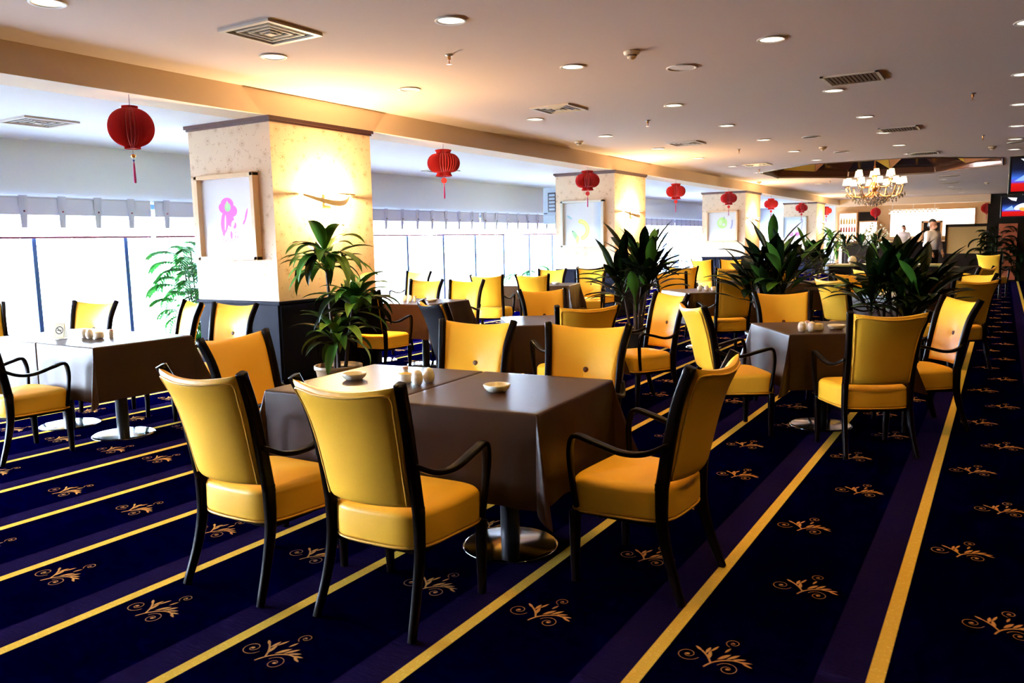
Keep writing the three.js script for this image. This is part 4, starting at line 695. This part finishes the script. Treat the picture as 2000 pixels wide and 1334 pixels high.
// ---------------------------------------------------------------- the bar at the far end
{
  const z = ZB;
  const p = thing('light_panel', 'large glowing white back panel of the bar', 'panel', [0, 0, z]);
  part('glowing_face', [box(-4.28, -3.06, 1.29, 2.41, 0.01, 0.05), box(-3.06, -2.24, 1.93, 2.41, 0.01, 0.05), box(-2.24, -1.07, 1.29, 2.41, 0.01, 0.05)], M.barPanel, p);
  part('frame', [box(-4.32, -1.03, 2.41, 2.44, 0, 0.06), box(-4.32, -4.28, 1.26, 2.44, 0, 0.06), box(-1.07, -1.03, 1.26, 2.44, 0, 0.06)], M.barWood, p);
  const R = new THREE.RectAreaLight(new THREE.Color().setRGB(1, 0.85, 0.6), POWER.bar / 4, 3.1, 1.0); R.position.set(-2.67, 1.85, 0.08); R.rotation.set(0, Math.PI, 0); R.name = 'lamp'; p.add(R);
  const d = thing('serving_hatch', 'wood-framed serving hatch cut into the glowing bar panel', 'hatch', [-2.65, 0, z]);
  part('frame', [box(-0.39, -0.32, 0.85, 1.93, 0.01, 0.12), box(0.32, 0.39, 0.85, 1.93, 0.01, 0.12), box(-0.39, 0.39, 1.86, 1.93, 0.01, 0.12), box(-0.39, 0.39, 0.8, 0.87, 0.01, 0.2)], M.barWood, d); part('dark_interior', box(-0.32, 0.32, 0.87, 1.86, 0.01, 0.03), M.darkWood, d);
  const s = thing('bottle_shelf', 'lit wooden bottle shelf at the corner of the bar', 'shelf', [-6.0, 0, z]);
  part('side_panel', box(-0.42, -0.36, 0, 2.35, 0.01, 0.3), M.barWood, s); part('side_panel', box(0.36, 0.42, 0, 2.35, 0.01, 0.3), M.barWood, s); part('top_panel', box(-0.42, 0.42, 2.35, 2.4, 0.01, 0.3), M.barWood, s); part('back_panel', box(-0.36, 0.36, 0, 2.35, 0.01, 0.03), M.barPanel, s);
  for (const y of [0.9, 1.2, 1.52, 1.88]) part('shelf', box(-0.36, 0.36, y, y + 0.02, 0.03, 0.28), M.barWood, s);
  const bot = lathe([[0, 0], [0.035, 0], [0.037, 0.01], [0.037, 0.16], [0.014, 0.21], [0.014, 0.27], [0, 0.27]], 12), bm = [std(0.3, 0.02, 0.01, 0.2), std(0.02, 0.06, 0.02, 0.2), std(0.5, 0.3, 0.05, 0.2), std(0.6, 0.6, 0.55, 0.2)];
  let q = 0; for (const [y, row] of [[0.92, 'lowest'], [1.22, 'second'], [1.54, 'third'], [1.9, 'top']]) for (let k = 0; k < 6; k++) { const o = solo('bottle', bot, bm[(q * 5 + k * 3) % 4], `${ORD[k]} small bottle on the ${row} board of the lit bar shelf`, 'bottle', 'bottles on the lit bar shelf'); o.position.set(-6.28 + k * 0.112, y, z + 0.16); q++; }
  const lb = thing('menu_lightbox', 'white glowing box standing between the bottle shelf and the flowers', 'lightbox', [-5.13, 0, z + 0.35]); part('case', box(-0.38, 0.38, 0, 2.0, -0.12, 0, 0.01), M.barWood, lb); part('lamp_face', box(-0.34, 0.34, 1.05, 1.95, 0, 0.01), M.barPanel, lb);
  for (const [o, y, w, h, q] of [[lb, 1.5, 0.68, 0.9, 0.02], [s, 1.6, 0.7, 1.4, 0.04]]) { const L = new THREE.RectAreaLight(new THREE.Color().setRGB(1, 0.85, 0.6), 2.5, w, h); L.position.set(0, y, q); L.rotation.set(0, Math.PI, 0); L.name = 'lamp'; o.add(L); }
  solo('doorway_panel', box(-5.56, -4.8, 0.0, 2.4, z + 0.004, z + 0.04), M.darkWood, 'dark doorway above the glowing box in the bar wall', 'doorway');
  const c = thing('bar_counter', 'long dark bar counter below the glowing panel', 'counter', [-3.2, 0, -36.4]); part('front', box(-2.6, 2.4, 0, 1.06, -0.3, 0.2), M.darkWood, c); part('worktop', box(-2.7, 2.5, 1.06, 1.1, -0.35, 0.28, 0.01), M.barWood, c);
  const rk = thing('stemware_rack', 'hanging rack over the bar counter', 'rack', [-3.3, 2.42, -37.9]); part('rail', box(-0.95, 0.95, 0, 0.02, -0.05, -0.012), M.steel, rk); part('rail', box(-0.95, 0.95, 0, 0.02, 0.012, 0.05), M.steel, rk); for (const x of [-0.8, 0, 0.8]) part('hanger_rod', rod(V(x, 0.01, 0), V(x, CE - 2.42, 0), 0.012), M.steel, rk);
  const wg = lathe([[0, 0], [0.035, -0.002], [0.005, -0.01], [0.004, -0.08], [0.03, -0.1], [0.04, -0.14], [0.034, -0.19], [0.032, -0.19], [0.036, -0.14]], 14);
  for (let k = 0; k < 12; k++) { const o = solo('wine_glass', wg, M.crystal, `${ORD[k]} upside-down wine glass along the rack over the bar`, 'glass', 'wine glasses in the hanging rack'); o.position.set(-4.2 + k * 0.16, 2.442, -37.9); }
  const f = thing('flower_arrangement', 'tall white flower arrangement in front of the bar', 'flowers', [-3.75, 0, -30]); part('vase', lathe([[0, 0], [0.18, 0], [0.2, 0.3], [0.12, 0.7], [0.16, 0.9], [0.14, 0.9], [0, 0.85]], 24), M.potDark, f);
  const petals = [], stems = [], pg = new THREE.SphereGeometry(0.035, 6, 4).scale(1, 0.55, 1);
  for (let k = 0; k < 34; k++) { const a = rnd() * 6.283, e = rr(0.1, 1.3), L = rr(0.4, 0.95), tip = V(Math.cos(a) * Math.cos(e) * L * 0.75, 0.9 + Math.sin(e) * L, Math.sin(a) * Math.cos(e) * L * 0.75); stems.push(rod(V(0, 0.85, 0), tip, 0.005, 4)); for (let j = 0; j < 9; j++) petals.push(pg.clone().rotateX(rr(0, 3)).translate(tip.x * rr(0.5, 1.05), 0.9 + (tip.y - 0.9) * rr(0.5, 1.05), tip.z * rr(0.5, 1.05))); }
  part('stems', stems, M.cane, f); part('blossoms', petals, M.flower, f).userData.kind = 'stuff';
  // low screen, red door panel
  const sc = thing('room_screen', 'low dark-framed screen with a tan fabric panel at the aisle end', 'screen', [-0.93, 0, -27.1]); part('base', box(-0.52, 0.52, 0, 0.8, -0.05, 0.05), M.darkWood, sc); part('frame', [box(-0.55, 0.55, 1.58, 1.66, -0.05, 0.05), box(-0.55, -0.5, 0, 1.6, -0.05, 0.05), box(0.5, 0.55, 0, 1.6, -0.05, 0.05)], M.darkWood, sc); part('fabric_panel', box(-0.5, 0.5, 0.8, 1.58, -0.02, 0.02), M.tanPanel, sc);
  const rd = thing('door_panel', 'reddish-brown door panel in the dark wall behind the palm', 'door', [0.1, 0, -27.0]); part('leaf_panel', box(-0.23, 0.23, 0.04, 1.64, 0.001, 0.03, 0.006), M.redDoor, rd); part('handle', box(0.16, 0.18, 0.8, 1.0, 0.03, 0.06, 0.004), M.steel, rd);
  const bc = thing('buffet_counter', 'long dark buffet counter with a pale lit top behind the third planter', 'counter', [-1.75, 0, -15.2]); part('body', box(-0.85, 0.85, 0.02, 0.87, -0.3, 0.3, 0.01), M.darkWood, bc); part('worktop', box(-0.9, 0.9, 0.87, 0.9, -0.34, 0.34, 0.008), M.counterTop, bc);
  const ball = lathe([[0, 0], [0.035, 0], [0.06, 0.025], [0.075, 0.07], [0.06, 0.115], [0.03, 0.14], [0, 0.145]], 20);
  [[-2.25, 'white lidded bowl at the window end of the buffet counter'], [-1.97, 'white lidded bowl in the middle of the buffet counter']].forEach(([x, l]) => { const o = thing('lidded_bowl', l, 'bowl', [x, 0.9, -15.15]); part('body', ball, M.china, o); part('knob', new THREE.SphereGeometry(0.012, 10, 8).translate(0, 0.15, 0), M.china, o); });
}

// ---------------------------------------------------------------- two members of staff
function person(x, z, turn, label, armPose) {
  const o = thing('person', label, 'person', [x, 0, z], turn);
  const mesh = (bones, lo, hi, res, k) => {
    const S = Math.max(hi[0] - lo[0], hi[1] - lo[1], hi[2] - lo[2]), c = [(lo[0] + hi[0]) / 2, (lo[1] + hi[1]) / 2, (lo[2] + hi[2]) / 2];
    const mc = new MarchingCubes(res, M.skin, false, false, 200000); mc.isolation = 0;
    const sz = mc.size, f = mc.field;
    for (let kz = 0; kz < sz; kz++) for (let ky = 0; ky < sz; ky++) for (let kx = 0; kx < sz; kx++) {
      const p = [0, 1, 2].map((i) => c[i] + ([kx, ky, kz][i] / (sz / 2) - 1) * S / 2); let d = 1e3;
      for (const [a, b, r0, r1, sx = 1] of bones) { const ab = [b[0] - a[0], b[1] - a[1], b[2] - a[2]], ap = [(p[0] - a[0]), p[1] - a[1], p[2] - a[2]], L = ab[0] ** 2 + ab[1] ** 2 + ab[2] ** 2 || 1, t = Math.min(1, Math.max(0, (ap[0] * ab[0] + ap[1] * ab[1] + ap[2] * ab[2]) / L)); const q = Math.hypot((ap[0] - ab[0] * t) / sx, ap[1] - ab[1] * t, ap[2] - ab[2] * t) - (r0 + (r1 - r0) * t), h = Math.max(0, k - Math.abs(d - q)) / k; d = Math.min(d, q) - h * h * k * 0.25; }
      f[kx + ky * sz + kz * sz * sz] = -d;
    }
    mc.update(); const n = mc.count, pos = new Float32Array(n * 3), nor = new Float32Array(n * 3);
    for (let i = 0; i < n; i++) for (let j = 0; j < 3; j++) { pos[i * 3 + j] = c[j] + mc.positionArray[i * 3 + j] * S / 2; nor[i * 3 + j] = mc.normalArray[i * 3 + j]; }
    const g = new THREE.BufferGeometry(); g.setAttribute('position', new THREE.BufferAttribute(pos, 3)); g.setAttribute('normal', new THREE.BufferAttribute(nor, 3)); return g;
  };
  const armB = [], shirtB = [], handB = [];
  for (const s of [-1, 1]) {
    const sh = [s * 0.18, 1.4, 0], el = [s * 0.24, 1.13, armPose[0]], wr = [s * 0.2, 0.98, armPose[1]], dir = [(wr[0] - el[0]), wr[1] - el[1], wr[2] - el[2]], L = Math.hypot(...dir), u = dir.map((q) => q / L), at = (q, w = 0, n = 0) => [wr[0] + u[0] * q + w * 0.9, wr[1] + u[1] * q + n * 0.6, wr[2] + u[2] * q + n * 0.3];
    armB.push([el, wr, 0.042, 0.028]); shirtB.push([sh, el, 0.062, 0.054], [el, [el[0] + dir[0] * 0.8, el[1] + dir[1] * 0.8, el[2] + dir[2] * 0.8], 0.052, 0.042]);
    handB.push([wr, at(0.08), 0.028, 0.034, 1]); [-0.03, -0.01, 0.01, 0.03].forEach((w, i) => handB.push([at(0.08, w), at(0.12 + 0.012 * (i % 3 ? 1 : 0), w, -0.01), 0.0095, 0.009], [at(0.12 + 0.012 * (i % 3 ? 1 : 0), w, -0.01), at(0.15, w, -0.035), 0.009, 0.0075])); handB.push([at(0.03, -s * 0.025), at(0.075, -s * 0.055, -0.02), 0.011, 0.008]);
  }
  const head = [[[0, 1.61, 0.005], [0, 1.56, 0.03], 0.088, 0.068, 0.86], [[0, 1.64, -0.02], [0, 1.6, -0.02], 0.09, 0.085, 0.86], [[0, 1.4, -0.01], [0, 1.52, 0], 0.056, 0.05], [[0, 1.585, 0.098], [0, 1.56, 0.112], 0.01, 0.014], [[-0.082, 1.59, -0.005], [-0.084, 1.56, -0.005], 0.016, 0.012], [[0.082, 1.59, -0.005], [0.084, 1.56, -0.005], 0.016, 0.012], [[-0.015, 1.53, 0.09], [0.015, 1.53, 0.09], 0.012, 0.012]];
  part('body', mergeGeometries([mesh([...armB, ...handB], [-0.4, 0.75, -0.2], [0.4, 1.25, 0.5], 96, 0.012), mesh(head, [-0.15, 1.36, -0.15], [0.15, 1.76, 0.16], 56, 0.03)]), M.skin, o);
  part('shirt', mesh([...shirtB, [[0, 1.02, 0], [0, 1.3, 0.01], 0.125, 0.15, 1.25], [[-0.13, 1.38, 0], [0.13, 1.38, 0], 0.08, 0.08], [[0, 1.38, 0], [0, 1.45, -0.005], 0.085, 0.062]], [-0.4, 0.85, -0.35], [0.4, 1.5, 0.4], 60, 0.06), M.shirt, o);
  part('trousers', mesh([[[0, 1.0, 0], [0, 0.93, 0], 0.128, 0.13, 1.25], [[-0.09, 0.9, 0], [-0.1, 0.5, 0.01], 0.095, 0.068], [[-0.1, 0.5, 0.01], [-0.1, 0.07, -0.02], 0.066, 0.052], [[0.09, 0.9, 0], [0.1, 0.5, 0.01], 0.095, 0.068], [[0.1, 0.5, 0.01], [0.1, 0.07, -0.02], 0.066, 0.052], [[-0.1, 0.04, -0.03], [-0.11, 0.035, 0.13], 0.042, 0.036], [[0.1, 0.04, -0.03], [0.11, 0.035, 0.13], 0.042, 0.036]], [-0.3, -0.01, -0.5], [0.3, 1.14, 0.5], 64, 0.04), M.trousers, o);
  part('hair', mesh([[[0, 1.66, -0.025], [0, 1.6, -0.045], 0.082, 0.082, 0.92], [[0, 1.69, 0.02], [0, 1.69, -0.02], 0.052, 0.06, 1]], [-0.15, 1.48, -0.18], [0.15, 1.78, 0.14], 44, 0.02), M.hair, o);
  for (const s of [-1, 1]) part('eye', new THREE.SphereGeometry(0.009, 8, 6).translate(s * 0.032, 1.605, 0.088), M.hair, o);
}
person(-3.42, -35.6, 0.3, 'staff member in a white shirt standing at the bar before the glowing panel', [0.12, 0.3]);
person(-1.45, -21.6, 1.0, 'staff member in a white shirt walking by the tan screen', [0.02, 0.12]);

renderer.render(scene, camera);
